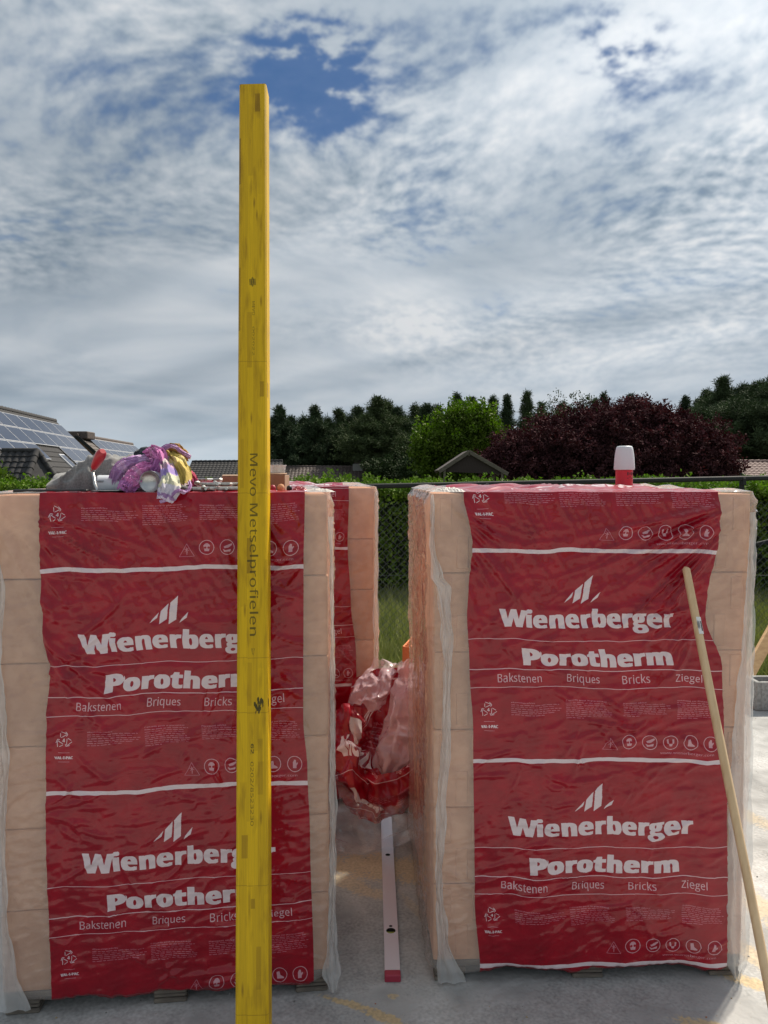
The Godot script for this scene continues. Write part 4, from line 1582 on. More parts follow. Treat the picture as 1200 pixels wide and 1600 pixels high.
# ---------------------------------------------------------------- things on top of the packs
func cloth_strip(pts: Array, widths: Array, amp: float, seed_: float, flat := false, nu := 22, nv := 60) -> ArrayMesh:
	# a gathered strip of cloth along a path: an open, folded section
	var s := Shape.new()
	s.grid(nu, nv, func(i: int, j: int) -> Array:
		var t := float(j) / nv * (pts.size() - 1)
		var k := mini(int(t), pts.size() - 2)
		var f := t - k
		var p0: Vector3 = pts[maxi(k - 1, 0)]
		var p1: Vector3 = pts[k]
		var p2: Vector3 = pts[k + 1]
		var p3: Vector3 = pts[mini(k + 2, pts.size() - 1)]
		var p := p1.cubic_interpolate(p2, p0, p3, f)
		var w := lerpf(widths[k], widths[k + 1], f)
		var dir := (p2 - p1).normalized()
		var side := dir.cross(Vector3(0, 0.15, 1)).normalized()
		var nrm := side.cross(dir).normalized()
		if nrm.z < 0 and absf(nrm.z) > absf(nrm.y) or (nrm.y < 0 and absf(nrm.y) >= absf(nrm.z)):
			nrm = -nrm
		var u := float(i) / nu * 2.0 - 1.0
		var arch := 0.0 if flat else cos(u * PI * 0.5) * w * 0.75
		var fold := nb.get_noise_2d(u * 2.6 + seed_, t * 0.9) * 1.0 + sin(u * 7.0 + seed_ + t * 1.2) * 0.35
		p += side * u * w + nrm * (arch + fold * amp) + Vector3(0, 1, 0) * nc.get_noise_2d(u * 4.0, t * 2.0 + seed_) * amp * 0.5
		return [p, Vector2(u * 0.5 + 0.5, float(j) / nv)])
	return s.commit()


func stripes(cols: Array, seed_: int) -> StandardMaterial3D:
	# woven or printed cloth: bands across the strip, with mottling; cols: [end fraction, linear colour]
	var w := 64
	var h := 128
	var n := FastNoiseLite.new()
	n.seed = seed_
	n.frequency = 0.12
	n.fractal_octaves = 3
	var im := Image.create(w, h, false, Image.FORMAT_RGB8)
	for y in h:
		for x in w:
			var f := y / float(h) + n.get_noise_2d(x * 0.4, y * 0.4) * 0.03
			var c: Color = cols[-1][1]
			for q in cols:
				if f < q[0]:
					c = q[1]
					break
			c = c * (1.0 + n.get_noise_2d(x * 3.0, y * 3.0) * 0.35)
			im.set_pixel(x, y, c.linear_to_srgb())
	var m := StandardMaterial3D.new()
	m.albedo_texture = ImageTexture.create_from_image(im)
	m.roughness = 0.95
	m.rim_enabled = true
	m.rim = 0.3
	return m


func make_top_things() -> void:
	var T := 1.574          # height of the film over the top course
	# --- grey felt garment
	var felt := Shape.new()
	var f0 := Vector3(-1.055, T - 0.004, -2.50)
	felt.grid(60, 30, func(i: int, j: int) -> Array:
		var u := i / 60.0
		var a := j / 30.0 * PI
		var hgt := 0.055 + 0.062 * smoothstep(0.02, 0.48, u) - 0.006 * smoothstep(0.5, 0.75, u)
		hgt *= 1.0 - pow(maxf(0.0, (u - 0.82) / 0.18), 2.2) * 0.85
		hgt *= 0.9 + 0.1 * smoothstep(0.0, 0.03, u)
		var dep := 0.085 * (1.0 - pow(maxf(0.0, (u - 0.85) / 0.15), 2.0) * 0.6)
		var fold := pow(1.0 - absf(nb.get_noise_2d(u * 3.4 + 2.0, a * 0.9)), 4.0) * 0.012 + na.get_noise_2d(u * 3.6, a * 1.2) * 0.012
		# deep crease where one sleeve is turned back
		fold -= 0.022 * exp(-pow((u - 0.52 - 0.05 * sin(a)) / 0.03, 2.0)) * smoothstep(2.9, 1.6, a) * (0.4 + 0.6 * smoothstep(0.3, 1.4, a))
		var r := 1.0 + fold / 0.09
		var c := cos(a)
		var sn := sin(a)
		var sq := pow(absf(sn), 0.62)
		return [f0 + Vector3(u * 0.285, sq * hgt * r, signf(c) * pow(absf(c), 0.8) * dep * r + u * 0.02), Vector2(u, a)], true)
	for e in [0, 60]:
		var c := felt.vert(f0 + Vector3(e / 60.0 * 0.285, 0.012, e / 60.0 * 0.02))
		for j in 30:
			var k1: int = j * 61 + e
			var k2: int = (j + 1) * 61 + e
			if e == 0:
				felt.tri(c, k1, k2)
			else:
				felt.tri(c, k2, k1)
	var fo := thing("grey_garment", "folded grey felted woollen garment lying behind the red-handled trowel", "garment", f0)
	var fm := part("body", felt.commit(), M.felt, fo)
	fm.position = -f0
	# --- black bar
	var bar := Shape.new()
	bar.box(Vector3(0.215, 0.013, 0.03), Transform3D.IDENTITY, 0.003)
	var bo := part("black_bar", bar.commit(), M.black_metal, self)
	bo.position = Vector3(-1.0, T + 0.003, -2.315)
	bo.rotation.y = 0.10
	tag(bo, "thin black flat bar lying along the pallet's front edge below the grey garment", "bar")
	# --- trowel
	var tp := Vector3(-0.872, T + 0.004, -2.30)
	var tr := thing("trowel", "bricklayer's trowel with red wooden handle and bare steel blade", "trowel", tp)
	var bl := Shape.new()
	var outline := [Vector2(0, -0.008), Vector2(0.02, -0.045), Vector2(0.06, -0.052), Vector2(0.20, 0.0), Vector2(0.06, 0.052), Vector2(0.02, 0.045), Vector2(0, 0.008)]
	var tris := Geometry2D.triangulate_polygon(PackedVector2Array(outline))
	for y in [0.0, 0.0016]:
		for k in range(0, tris.size(), 3):
			var q := []
			for j in 3:
				q.append(Vector3(outline[tris[k + j]].x, y, outline[tris[k + j]].y))
			bl.tri_out(q[0], q[1], q[2], Vector3(0.05, 0.0008, 0))
	for k in outline.size():
		var a: Vector2 = outline[k]
		var b: Vector2 = outline[(k + 1) % outline.size()]
		bl.quad_out(Vector3(a.x, 0, a.y), Vector3(b.x, 0, b.y), Vector3(b.x, 0.0016, b.y), Vector3(a.x, 0.0016, a.y), Vector3(0.06, 0.0008, 0))
	var blade := part("blade", bl.commit(), M.steel, tr)
	blade.rotation = Vector3(0.0, 0.75, 0.0)
	blade.position.y = 0.001
	var h0 := at(145, 734, 2.345) - tp
	var h1 := at(160, 706, 2.29) - tp
	var tang := Shape.new()
	tang.tube([Vector3(0.012, 0.003, -0.01), Vector3(0.004, 0.020, -0.012), h0.lerp(Vector3.ZERO, 0.35) + Vector3(0.004, 0, 0), h0 - (h1 - h0) * 0.05, h0 + (h1 - h0) * 0.1], [0.0045, 0.0045, 0.0042, 0.004, 0.004], 10)
	part("tang", tang.commit(), M.steel, tr)
	var fer := Shape.new()
	fer.tube([h0 - (h1 - h0) * 0.02, h0 + (h1 - h0) * 0.14], [0.0085, 0.0085], 14)
	part("ferrule", fer.commit(), M.old_steel, tr)
	var hd := Shape.new()
	var hp := []
	var hr := []
	for k in 13:
		var t := k / 12.0
		hp.append(h0 + (h1 - h0) * (0.12 + 0.92 * t))
		hr.append([0.0095, 0.0115, 0.0125, 0.0132, 0.0138, 0.0143, 0.0148, 0.0152, 0.0155, 0.0155, 0.0150, 0.0130, 0.0085][k])
	hd.tube(hp, hr, 18)
	part("handle", hd.commit(), M.handle_red, tr)

	# --- lying white can with a printed label
	var c1 := at(153, 750, 2.372)
	var wc := thing("white_can", "white can with printed label lying beside the trowel", "can", Vector3(c1.x, T, c1.z))
	var wcan := Shape.new()
	var ax := Basis(Vector3(0, 0, 1), -PI / 2).rotated(Vector3.UP, 0.15)
	wcan.lathe([Vector2(0.0, 0.006), Vector2(0.021, 0.003), Vector2(0.0245, 0.0), Vector2(0.0255, 0.004), Vector2(0.0255, 0.15), Vector2(0.016, 0.165), Vector2(0.0, 0.168)], 28, Transform3D(ax, Vector3(0, 0.0265, 0)))
	part("body", wcan.commit(), M.cap_white, wc)
	var lab := Shape.new()
	for k in 5:
		lab.box(Vector3(0.0015, 0.012 - 0.0015 * (k % 3), 0.0005), Transform3D(ax * Basis(Vector3.UP, 0.0), Vector3(0.008 + k * 0.0038, 0.034 - 0.003 * (k % 2), 0.0254 + 0.001)).rotated_local(Vector3.UP, 0.0), 0.0)
	part("lettering", lab.commit(), M.ink, wc)

	# --- silver can, its base towards the camera
	var c2 := at(234, 751.5, 2.318)
	var sc := thing("silver_can", "spray can lying with its shiny silver base facing out among the cloths", "can", Vector3(c2.x, T, c2.z))
	var scan := Shape.new()
	var fwd := Vector3(0.10, 0.0, -1.0).normalized()
	var bx := Basis(fwd.cross(Vector3.UP).normalized(), fwd, Vector3.UP)
	bx = Basis(bx.x, fwd, bx.x.cross(fwd))
	var ctr := Vector3(0, 0.0325, 0)
	scan.lathe([Vector2(0.0315, 0.004), Vector2(0.0325, 0.0), Vector2(0.0325, 0.005), Vector2(0.0312, 0.008), Vector2(0.0312, 0.17), Vector2(0.020, 0.185), Vector2(0.0, 0.186)], 36, Transform3D(bx, ctr))
	part("body", scan.commit(), M.cap_white, sc)
	var dome := Shape.new()
	dome.lathe([Vector2(0.0315, 0.002), Vector2(0.028, 0.006), Vector2(0.022, 0.011), Vector2(0.013, 0.0145), Vector2(0.0001, 0.016)], 36, Transform3D(bx, ctr), true)
	part("base", dome.commit(), M.steel, sc)
	var c3 := at(212, 760, 2.47)
	var sc2 := thing("silver_can", "silver can mostly hidden below the pink towel", "can", Vector3(c3.x, T, c3.z))
	var can2 := Shape.new()
	can2.lathe([Vector2(0.0, 0.008), Vector2(0.024, 0.003), Vector2(0.0245, 0.0), Vector2(0.0255, 0.004), Vector2(0.0255, 0.14), Vector2(0.015, 0.15), Vector2(0.0, 0.15)], 28, Transform3D(bx, Vector3(0, 0.026, 0)))
	part("body", can2.commit(), M.steel, sc2)

	# --- cloths: gathered towel in violet and pink
	var violet := Color(0.42, 0.23, 0.47)
	var pale := Color(0.60, 0.40, 0.64)
	var pink := Color(0.62, 0.20, 0.46)
	var cp := at(212, 766, 2.36)
	var towel := thing("pink_towel", "crumpled violet and pink towel heaped over the cans", "towel", Vector3(cp.x, T, cp.z))
	var o := -towel.position
	var W := func(px: float, py: float, d: float) -> Vector3: return at(px, py, d) + o
	var m_violet := stripes([[0.2, pale], [0.45, violet], [0.6, pale], [0.8, violet], [1.0, pale]], 5)
	var m_pink := stripes([[0.3, pink], [0.4, Color(0.6, 0.3, 0.5)], [0.7, pink], [1.0, Color(0.45, 0.16, 0.42)]], 6)
	part("violet_fold", cloth_strip([W.call(180, 762, 2.38), W.call(181, 744, 2.36), W.call(190, 730, 2.36), W.call(208, 722, 2.37), W.call(232, 718, 2.40)], [0.016, 0.019, 0.021, 0.021, 0.018], 0.009, 1.0), m_violet, towel)
	part("violet_fold", cloth_strip([W.call(186, 758, 2.42), W.call(198, 742, 2.42), W.call(216, 732, 2.42), W.call(244, 730, 2.43)], [0.020, 0.032, 0.036, 0.030], 0.011, 4.0), m_violet, towel)
	part("pink_fold", cloth_strip([W.call(240, 731, 2.37), W.call(222, 735, 2.345), W.call(210, 746, 2.335), W.call(201, 758, 2.32), W.call(190, 768, 2.30)], [0.018, 0.024, 0.029, 0.030, 0.018], 0.011, 7.0), m_pink, towel)
	part("pink_fold", cloth_strip([W.call(214, 742, 2.33), W.call(206, 752, 2.32), W.call(196, 764, 2.30)], [0.016, 0.022, 0.015], 0.010, 8.3), m_pink, towel)
	part("pink_ruffle", cloth_strip([W.call(230, 708, 2.41), W.call(243, 706, 2.39), W.call(250, 718, 2.37), W.call(240, 738, 2.36)], [0.016, 0.022, 0.026, 0.018], 0.013, 9.0), m_pink, towel)
	part("lining", cloth_strip([W.call(212, 715, 2.46), W.call(226, 712, 2.46), W.call(246, 714, 2.46), W.call(262, 728, 2.46)], [0.022, 0.026, 0.034, 0.034], 0.008, 12.0), stripes([[1.0, Color(0.05, 0.065, 0.075)]], 7), towel)
	part("lining", cloth_strip([W.call(236, 740, 2.44), W.call(250, 735, 2.43), W.call(266, 745, 2.43), W.call(276, 764, 2.43)], [0.028, 0.036, 0.036, 0.02], 0.008, 13.0), m_violet, towel)
	# --- yellow and white cloth that hangs over the edge
	var yp := at(272, 766, 2.33)
	var scarf := thing("yellow_cloth", "yellow white and purple cloth hanging over the pallet's edge beside the silver can", "cloth", Vector3(yp.x, T, yp.z))
	var o2 := -scarf.position
	W = func(px: float, py: float, d: float) -> Vector3: return at(px, py, d) + o2
	var m_tail := stripes([[0.22, Color(0.58, 0.50, 0.50)], [0.32, Color(0.55, 0.34, 0.45)], [0.46, Color(0.34, 0.24, 0.52)], [0.72, Color(0.62, 0.60, 0.44)], [0.86, Color(0.60, 0.56, 0.64)], [0.92, Color(0.34, 0.20, 0.40)], [1.0, Color(0.68, 0.58, 0.70)]], 8)
	var m_yellow := stripes([[0.3, Color(0.54, 0.40, 0.08)], [0.5, Color(0.64, 0.52, 0.20)], [1.0, Color(0.56, 0.42, 0.10)]], 9)
	part("hanging_tail", cloth_strip([W.call(256, 716, 2.40), W.call(261, 732, 2.345), W.call(264, 752, 2.29), W.call(264, 766, 2.268), W.call(257, 783, 2.258)], [0.014, 0.024, 0.032, 0.034, 0.024], 0.009, 15.0), m_tail, scarf)
	part("hem", cloth_strip([W.call(250, 784, 2.250), W.call(264, 779, 2.250), W.call(277, 767, 2.250), W.call(288, 769, 2.29), W.call(297, 759, 2.32), W.call(290, 743, 2.35)], [0.005, 0.005, 0.005, 0.006, 0.006, 0.005], 0.004, 18.0), m_violet, scarf)
	part("yellow_body", cloth_strip([W.call(266, 710, 2.42), W.call(276, 722, 2.38), W.call(284, 738, 2.35), W.call(288, 760, 2.33)], [0.018, 0.027, 0.028, 0.020], 0.011, 21.0), m_yellow, scarf)
	part("cuff", cloth_strip([W.call(260, 704, 2.45), W.call(272, 701, 2.42), W.call(284, 709, 2.42), W.call(295, 716, 2.44)], [0.016, 0.020, 0.019, 0.010], 0.008, 24.0), stripes([[0.6, Color(0.34, 0.17, 0.03)], [1.0, Color(0.40, 0.22, 0.05)]], 10), scarf)
	part("trim", cloth_strip([W.call(250, 712, 2.40), W.call(257, 700, 2.39), W.call(270, 697, 2.395), W.call(284, 706, 2.40), W.call(297, 714, 2.42)], [0.010, 0.009, 0.006, 0.006, 0.007], 0.004, 27.0), m_violet, scarf)
	var rp := at(301, 762, 2.45)
	var rag := part("red_rag", cloth_strip([Vector3(-0.014, 0.058, 0), Vector3(0.0, 0.046, 0.01), Vector3(0.006, 0.026, 0.012), Vector3(-0.004, 0.006, 0.006)], [0.012, 0.016, 0.016, 0.012], 0.006, 31.0), stripes([[0.5, Color(0.50, 0.06, 0.12)], [1.0, Color(0.40, 0.05, 0.14)]], 11), self)
	rag.position = Vector3(rp.x, T, rp.z)
	tag(rag, "small crumpled red rag beside the yellow cloth", "rag")

	# --- heap of steel profile clamps
	for k in 7:
		var a: float = [0.1, -0.25, 0.05, 0.3, -0.1, 0.2, -0.4][k]
		var px: float = [312, 318, 345, 352, 335, 362, 326][k]
		var lay: int = [0, 0, 0, 0, 1, 1, 2][k]
		var d: float = [2.34, 2.42, 2.36, 2.46, 2.39, 2.44, 2.48][k]
		var g := at(px, 760, d)
		var cl := thing("profile_clamp", "grey steel profile clamp in the heap between the cloths and the yellow beam", "clamp", Vector3(g.x, T + 0.004 + lay * 0.0135, g.z), a, "steel profile clamps in a heap")
		var s := Shape.new()
		s.box(Vector3(0.10 + 0.014 * (k % 3), 0.012, 0.020), Transform3D(Basis(), Vector3(0, 0.006, 0)), 0.004)
		part("bar", s.commit(), M.old_steel, cl)
		var j := Shape.new()
		j.tube([Vector3(-0.045, 0.006, 0), Vector3(-0.052, 0.012, 0.008), Vector3(-0.05, 0.010, 0.03), Vector3(-0.03, 0.008, 0.036)], [0.006, 0.006, 0.005, 0.005], 8)
		part("jaw", j.commit(), M.old_steel, cl)
		var sc_ := Shape.new()
		sc_.tube([Vector3(0.02, 0.007, 0.009), Vector3(0.024, 0.007, 0.045)], [0.0042, 0.0042], 8)
		part("screw", sc_.commit(), M.steel, cl)
	# --- cardboard boxes behind the beam
	for k in 2:
		var g := at([368, 434][k], 760, [2.75, 2.52][k])
		var size: Vector3 = [Vector3(0.085, 0.045, 0.09), Vector3(0.062, 0.050, 0.08)][k]
		var bx2 := thing("cardboard_box", ["low brown cardboard box behind the steel clamps", "brown cardboard box with a clear tub standing on it, right of the yellow beam"][k], "box", Vector3(g.x, T + 0.003, g.z), [0.1, -0.06][k])
		var s := Shape.new()
		s.box(Vector3(size.x, size.y, size.z), Transform3D(Basis(), Vector3(0, size.y * 0.5, 0)), 0.0015)
		part("carton", s.commit(), M.cardboard, bx2)
		var f := Shape.new()
		f.box(Vector3(size.x + 0.002, 0.003, size.z * 0.5), Transform3D(Basis(Vector3.RIGHT, 0.08), Vector3(0, size.y + 0.0035, size.z * 0.25)), 0.001)
		part("flap", f.commit(), M.cardboard, bx2)
	var tg := at(434, 738, 2.53)
	var tub := Shape.new()
	tub.lathe([Vector2(0.0, 0.0), Vector2(0.024, 0.0), Vector2(0.027, 0.022), Vector2(0.029, 0.022), Vector2(0.029, 0.025), Vector2(0.0, 0.026)], 24, Transform3D.IDENTITY)
	var tb := part("clear_tub", tub.commit(), M.film_haze, self)
	tb.position = Vector3(tg.x, T + 0.0605, tg.z)
	tag(tb, "small clear plastic tub standing on a brown cardboard box", "tub")
	for k in 3:
		var g := at([426, 439, 452][k], 762, [2.40, 2.40, 2.43][k])
		var s := Shape.new()
		var r: float = [0.010, 0.0115, 0.009][k]
		s.lathe([Vector2(0.0, r * 2.0), Vector2(r * 0.6, r * 1.85), Vector2(r * 0.95, r * 1.3), Vector2(r, r * 0.8), Vector2(r * 0.8, 0.0), Vector2(0.0, 0.0)], 18, Transform3D.IDENTITY, true)
		var kn := part("plastic_plug", s.commit(), [M.level_red, M.brick[0], M.black_metal][k], self)
		kn.position = Vector3(g.x, T + 0.002, g.z)
		tag(kn, ["small dark red plastic plug beside the yellow beam", "small brown rounded plug in front of the cardboard box with the tub", "small black plug right of the brown rounded plug"][k], "plug")

	# --- marking spray can on the other pack
	var sp := at(975, 760, 2.80)
	var can := thing("marking_spray_can", "red marking spray can with tall white cap standing on a wrapped pallet", "spray can", Vector3(sp.x, T + 0.006, sp.z), 0.3)
	var b := Shape.new()
	b.lathe([Vector2(0.0, 0.0), Vector2(0.029, 0.0), Vector2(0.0305, 0.003), Vector2(0.0305, 0.064), Vector2(0.029, 0.067)], 36)
	part("body", b.commit(), M.can_red, can)
	var cap := Shape.new()
	cap.lathe([Vector2(0.030, 0.066), Vector2(0.0355, 0.066)], 40)
	cap.lathe([Vector2(0.0355, 0.066), Vector2(0.0366, 0.070), Vector2(0.0362, 0.085), Vector2(0.0350, 0.105), Vector2(0.0332, 0.122), Vector2(0.0308, 0.137), Vector2(0.0285, 0.147), Vector2(0.0258, 0.1512), Vector2(0.020, 0.1525), Vector2(0.0001, 0.153)], 40, Transform3D.IDENTITY, true)
	part("cap", cap.commit(), M.cap_white, can)
	var rib := Shape.new()
	for k in 20:
		var an := TAU * k / 20
		rib.tube([Vector3(cos(an) * 0.0363, 0.072, sin(an) * 0.0363), Vector3(cos(an) * 0.0343, 0.106, sin(an) * 0.0343), Vector3(cos(an) * 0.0312, 0.131, sin(an) * 0.0312)], [0.0007, 0.0007, 0.0006], 5)
	part("cap_ribs", rib.commit(), M.cap_white, can)
	var tx := Shape.new()
	for k in 4:
		var an := 0.9 + k * 0.28
		tx.box(Vector3(0.004, 0.012 if k % 2 else 0.007, 0.0006), Transform3D(Basis(Vector3.UP, PI / 2 - an), Vector3(cos(an) * 0.0307, 0.052, sin(an) * 0.0307)), 0.0)
		tx.box(Vector3(0.006, 0.002, 0.0006), Transform3D(Basis(Vector3.UP, PI / 2 - an), Vector3(cos(an) * 0.0307, 0.040 - 0.004 * (k % 2), sin(an) * 0.0307)), 0.0)
	part("label_print", tx.commit(), M.ink, can)

	# --- rumpled film lying on the tops
	for q in [[700, 765, 2.44, 0.055, 0.011, "milk", "rumpled white knot of film on the pallet corner beside the gap"], [498, 766, 2.40, 0.05, 0.008, "milk", "rumpled white film on the pallet corner right of the yellow beam"], [468, 763, 2.44, 0.026, 0.013, "red", "small red crumple of film beside the cardboard box with the tub"]]:
		var g := at(q[0], q[1], q[2])
		var s := Shape.new()
		var hw: float = q[3]
		var hh: float = q[4]
		s.grid(40, 20, func(i: int, j: int) -> Array:
			var u := i / 40.0 * 2.0 - 1.0
			var v := j / 20.0 * 2.0 - 1.0
			var dome_ := maxf(0.0, 1.0 - pow(absf(u), 3.0)) * maxf(0.0, 1.0 - pow(absf(v), 3.0))
			var y := dome_ * hh * (0.5 + 0.9 * pow(1.0 - absf(nb.get_noise_2d(u * 3.0 + hw * 90.0, v * 3.0)), 3.0) + 0.4 * nc.get_noise_2d(u * 4.0, v * 4.0))
			return [Vector3(u * hw, maxf(y, 0.0), v * 0.03), Vector2(0.5 + u * 0.05, 0.06 + v * 0.02)], true)
		var f := part("film_crumple", s.commit(), M.film_milk if q[5] == "milk" else M.film_print, self)
		f.position = Vector3(g.x, T, g.z)
		tag(f, q[6], "plastic film")


# ---------------------------------------------------------------- fence and hedge
const FENCE_Z := -7.5


func make_fence() -> void:
	var x0 := -8.6
	var x1 := 9.4
	var root := thing("wire_fence", "dark green chain-link fence with top rail in front of the hedge", "fence", Vector3(0, -0.14, FENCE_Z))
	var railh := func(x: float) -> float: return EYE + 0.14 - 0.012 + 0.0212 * x - 0.075
	var s := Shape.new()
	s.tube([Vector3(x0, railh.call(x0), 0), Vector3(0, railh.call(0.0), 0), Vector3(x1, railh.call(x1), 0)], [0.024, 0.024, 0.024], 12)
	part("top_rail", s.commit(), M.fence_green, root)
	var k := 0
	var x := -8.5 + 2.0
	while x < x1:
		var p := Shape.new()
		var hh: float = railh.call(x)
		p.tube([Vector3(x, 0, -0.03), Vector3(x, hh - 0.01, -0.03)], [0.024, 0.024], 12)
		part("post", p.commit(), M.fence_green, root)
		var c := Shape.new()
		c.box(Vector3(0.035, 0.075, 0.085), Transform3D(Basis(), Vector3(x, hh - 0.03, -0.012)), 0.006)
		part("clamp", c.commit(), M.fence_green, root)
		x += 2.5
		k += 1
	var br := Shape.new()
	br.tube([Vector3(3.35, 1.02, -0.04), Vector3(4.85, 1.40, -0.04)], [0.022, 0.022], 10)
	part("brace", br.commit(), M.fence_green, root)
	var ties := Shape.new()
	x = x0 + 0.2
	while x < x1:
		var hh: float = railh.call(x)
		ties.tube([Vector3(x, hh - 0.026, 0.0), Vector3(x + 0.006, hh, 0.026), Vector3(x + 0.012, hh + 0.026, 0.0)], [0.003, 0.003, 0.003], 5, false)
		x += 0.15
	part("tie_wires", ties.commit(), M.fence_green, root, "stuff")
	# mesh of 50 mm diamonds, each wire a thin rod
	var w := Shape.new()
	var step := 0.071
	var ht := 1.50
	x = x0 - ht
	var rod := func(a: Vector3, b: Vector3) -> void:
		w.tube([a, b], [0.0021, 0.0021], 3, false)
	while x < x1:
		for dir in [1.0, -1.0]:
			var a := Vector3(x if dir > 0 else x + ht, 0.02, 0.0035 * dir)
			var b := Vector3(x + ht if dir > 0 else x, 0.02 + ht, 0.0035 * dir)
			if minf(a.x, b.x) >= x0 - 1.0 and maxf(a.x, b.x) <= x1 + 1.0:
				rod.call(a, b)
		x += step
	for y in [0.06, 0.8]:
		w.tube([Vector3(x0, y, 0.006), Vector3(x1, y, 0.006)], [0.002, 0.002], 4, false)
	part("wire_mesh", w.commit(), M.fence_wire, root, "stuff")


func leaf_cluster(n: int, radius: float, length: float, width: float, seed_: int) -> ArrayMesh:
	var r := RandomNumberGenerator.new()
	r.seed = seed_
	var s := Shape.new()
	for k in n:
		var c := Vector3(r.randfn(), r.randfn(), r.randfn()).normalized() * radius * pow(r.randf(), 0.5)
		var d := (Vector3(r.randfn(), r.randfn() * 0.7 + 0.15, r.randfn()) + c.normalized() * 0.8).normalized()
		var side := d.cross(Vector3(r.randfn(), r.randfn(), r.randfn())).normalized() * width * r.randf_range(0.8, 1.2) * 0.5
		var l := d * length * r.randf_range(0.7, 1.25)
		var nrm := side.cross(l).normalized() * width * 0.18
		var i := s.v.size()
		s.vert(c)
		s.vert(c + l * 0.45 + side + nrm)
		s.vert(c + l)
		s.vert(c + l * 0.45 - side + nrm)
		s.tri(i, i + 1, i + 2)
		s.tri(i, i + 2, i + 3)
	return s.commit()


func make_hedge() -> void:
	var z0 := -10.7
	var root := thing("hedge", "long clipped green hedge behind the wire fence", "hedge", Vector3(0, -0.23, z0))
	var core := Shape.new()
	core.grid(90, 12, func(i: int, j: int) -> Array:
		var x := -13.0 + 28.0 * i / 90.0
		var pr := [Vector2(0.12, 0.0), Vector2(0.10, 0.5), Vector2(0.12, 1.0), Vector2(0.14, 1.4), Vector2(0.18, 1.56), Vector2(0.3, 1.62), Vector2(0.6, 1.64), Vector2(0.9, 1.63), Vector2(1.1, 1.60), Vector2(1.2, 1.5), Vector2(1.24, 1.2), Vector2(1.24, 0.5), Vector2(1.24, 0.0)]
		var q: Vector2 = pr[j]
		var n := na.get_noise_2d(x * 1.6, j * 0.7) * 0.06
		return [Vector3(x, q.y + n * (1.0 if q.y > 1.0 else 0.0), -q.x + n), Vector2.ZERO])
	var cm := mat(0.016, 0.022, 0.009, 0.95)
	part("dark_core", core.commit(), cm, root)  # closed dark shell added inside the leaves, so the hedge is not see-through
	var leaf := leaf_cluster(7, 0.06, 0.062, 0.036, 3)
	var places := []
	var tints := []
	for k in 34000:
		var x := rng.randf_range(-13.0, 15.0)
		var p: Vector3
		var bump := na.get_noise_2d(x * 1.6, 5.0) * 0.06
		var fl := k % 3
		if fl == 0:      # front face
			if (x < -1.6 or (x > 1.6 and x < 2.5)) and rng.randf() < 0.6:
				continue
			p = Vector3(x, rng.randf_range(0.0, 1.66) + bump, 0.0 + rng.randf_range(-0.10, 0.06))
		else:
			p = Vector3(x, 1.63 + bump + absf(rng.randfn()) * 0.055 + na.get_noise_2d(x * 5.0, 9.0) * 0.04, -rng.randf_range(-0.04, 1.25))
		var b := Basis.from_euler(Vector3(rng.randf() * TAU, rng.randf() * TAU, rng.randf() * TAU)).scaled(Vector3.ONE * rng.randf_range(0.7, 1.35))
		places.append(Transform3D(b, p))
		tints.append(Color(0.10, 0.17, 0.024).lerp(Color(0.24, 0.33, 0.045), rng.randf() * rng.randf()) * rng.randf_range(0.75, 1.2))
	# young shoots standing above the clipped top
	for k in 420:
		var x := rng.randf_range(-13.0, 15.0)
		var c := na.get_noise_2d(x * 0.8, 77.0)
		if c < -0.05:
			continue
		for j in 5:
			places.append(Transform3D(Basis.from_euler(Vector3(rng.randf() * TAU, rng.randf() * TAU, 0)).scaled(Vector3.ONE * 0.8), Vector3(x + rng.randfn() * 0.02, 1.68 + j * 0.03 * (1.0 + c * 2.0), -0.2 - 0.8 * rng.randf())))
			tints.append(Color(0.15, 0.22, 0.035) * rng.randf_range(0.8, 1.2))
	scatter("foliage", leaf, leafy(0.7, Color(0.55, 0.7, 0.18)), places, tints, root)


# ---------------------------------------------------------------- trees
func tree_wood(h: float, r: float, limbs: int, spread: float, from: float, up: float) -> Array:
	# [mesh, tips]
	var s := Shape.new()
	var lean := Vector3(rng.randf_range(-0.03, 0.03), 0, rng.randf_range(-0.03, 0.03)) * h
	var pts := []
	var rad := []
	for k in 7:
		var t := k / 6.0
		pts.append(Vector3(lean.x * t * t + rng.randfn() * 0.02 * h * 0.1, h * t, lean.z * t * t))
		rad.append(lerpf(r, r * 0.18, t))
	s.tube(pts, rad, 7)
	var tips := []
	for k in limbs:
		var t := lerpf(from, 0.95, (k + rng.randf()) / limbs)
		var i := mini(int(t * 6), 5)
		var p: Vector3 = pts[i].lerp(pts[i + 1], t * 6 - i)
		var a := rng.randf() * TAU
		var ln := spread * (1.0 - 0.6 * t) * rng.randf_range(0.7, 1.1)
		var mid := p + Vector3(cos(a), up * 0.6, sin(a)) * ln * 0.5
		var tip := p + Vector3(cos(a), up, sin(a)) * ln
		s.tube([p, mid, tip], [r * 0.32 * (1.1 - t), r * 0.2 * (1.1 - t), r * 0.06], 5, false)
		tips.append(tip)
	return [s.commit(), tips]


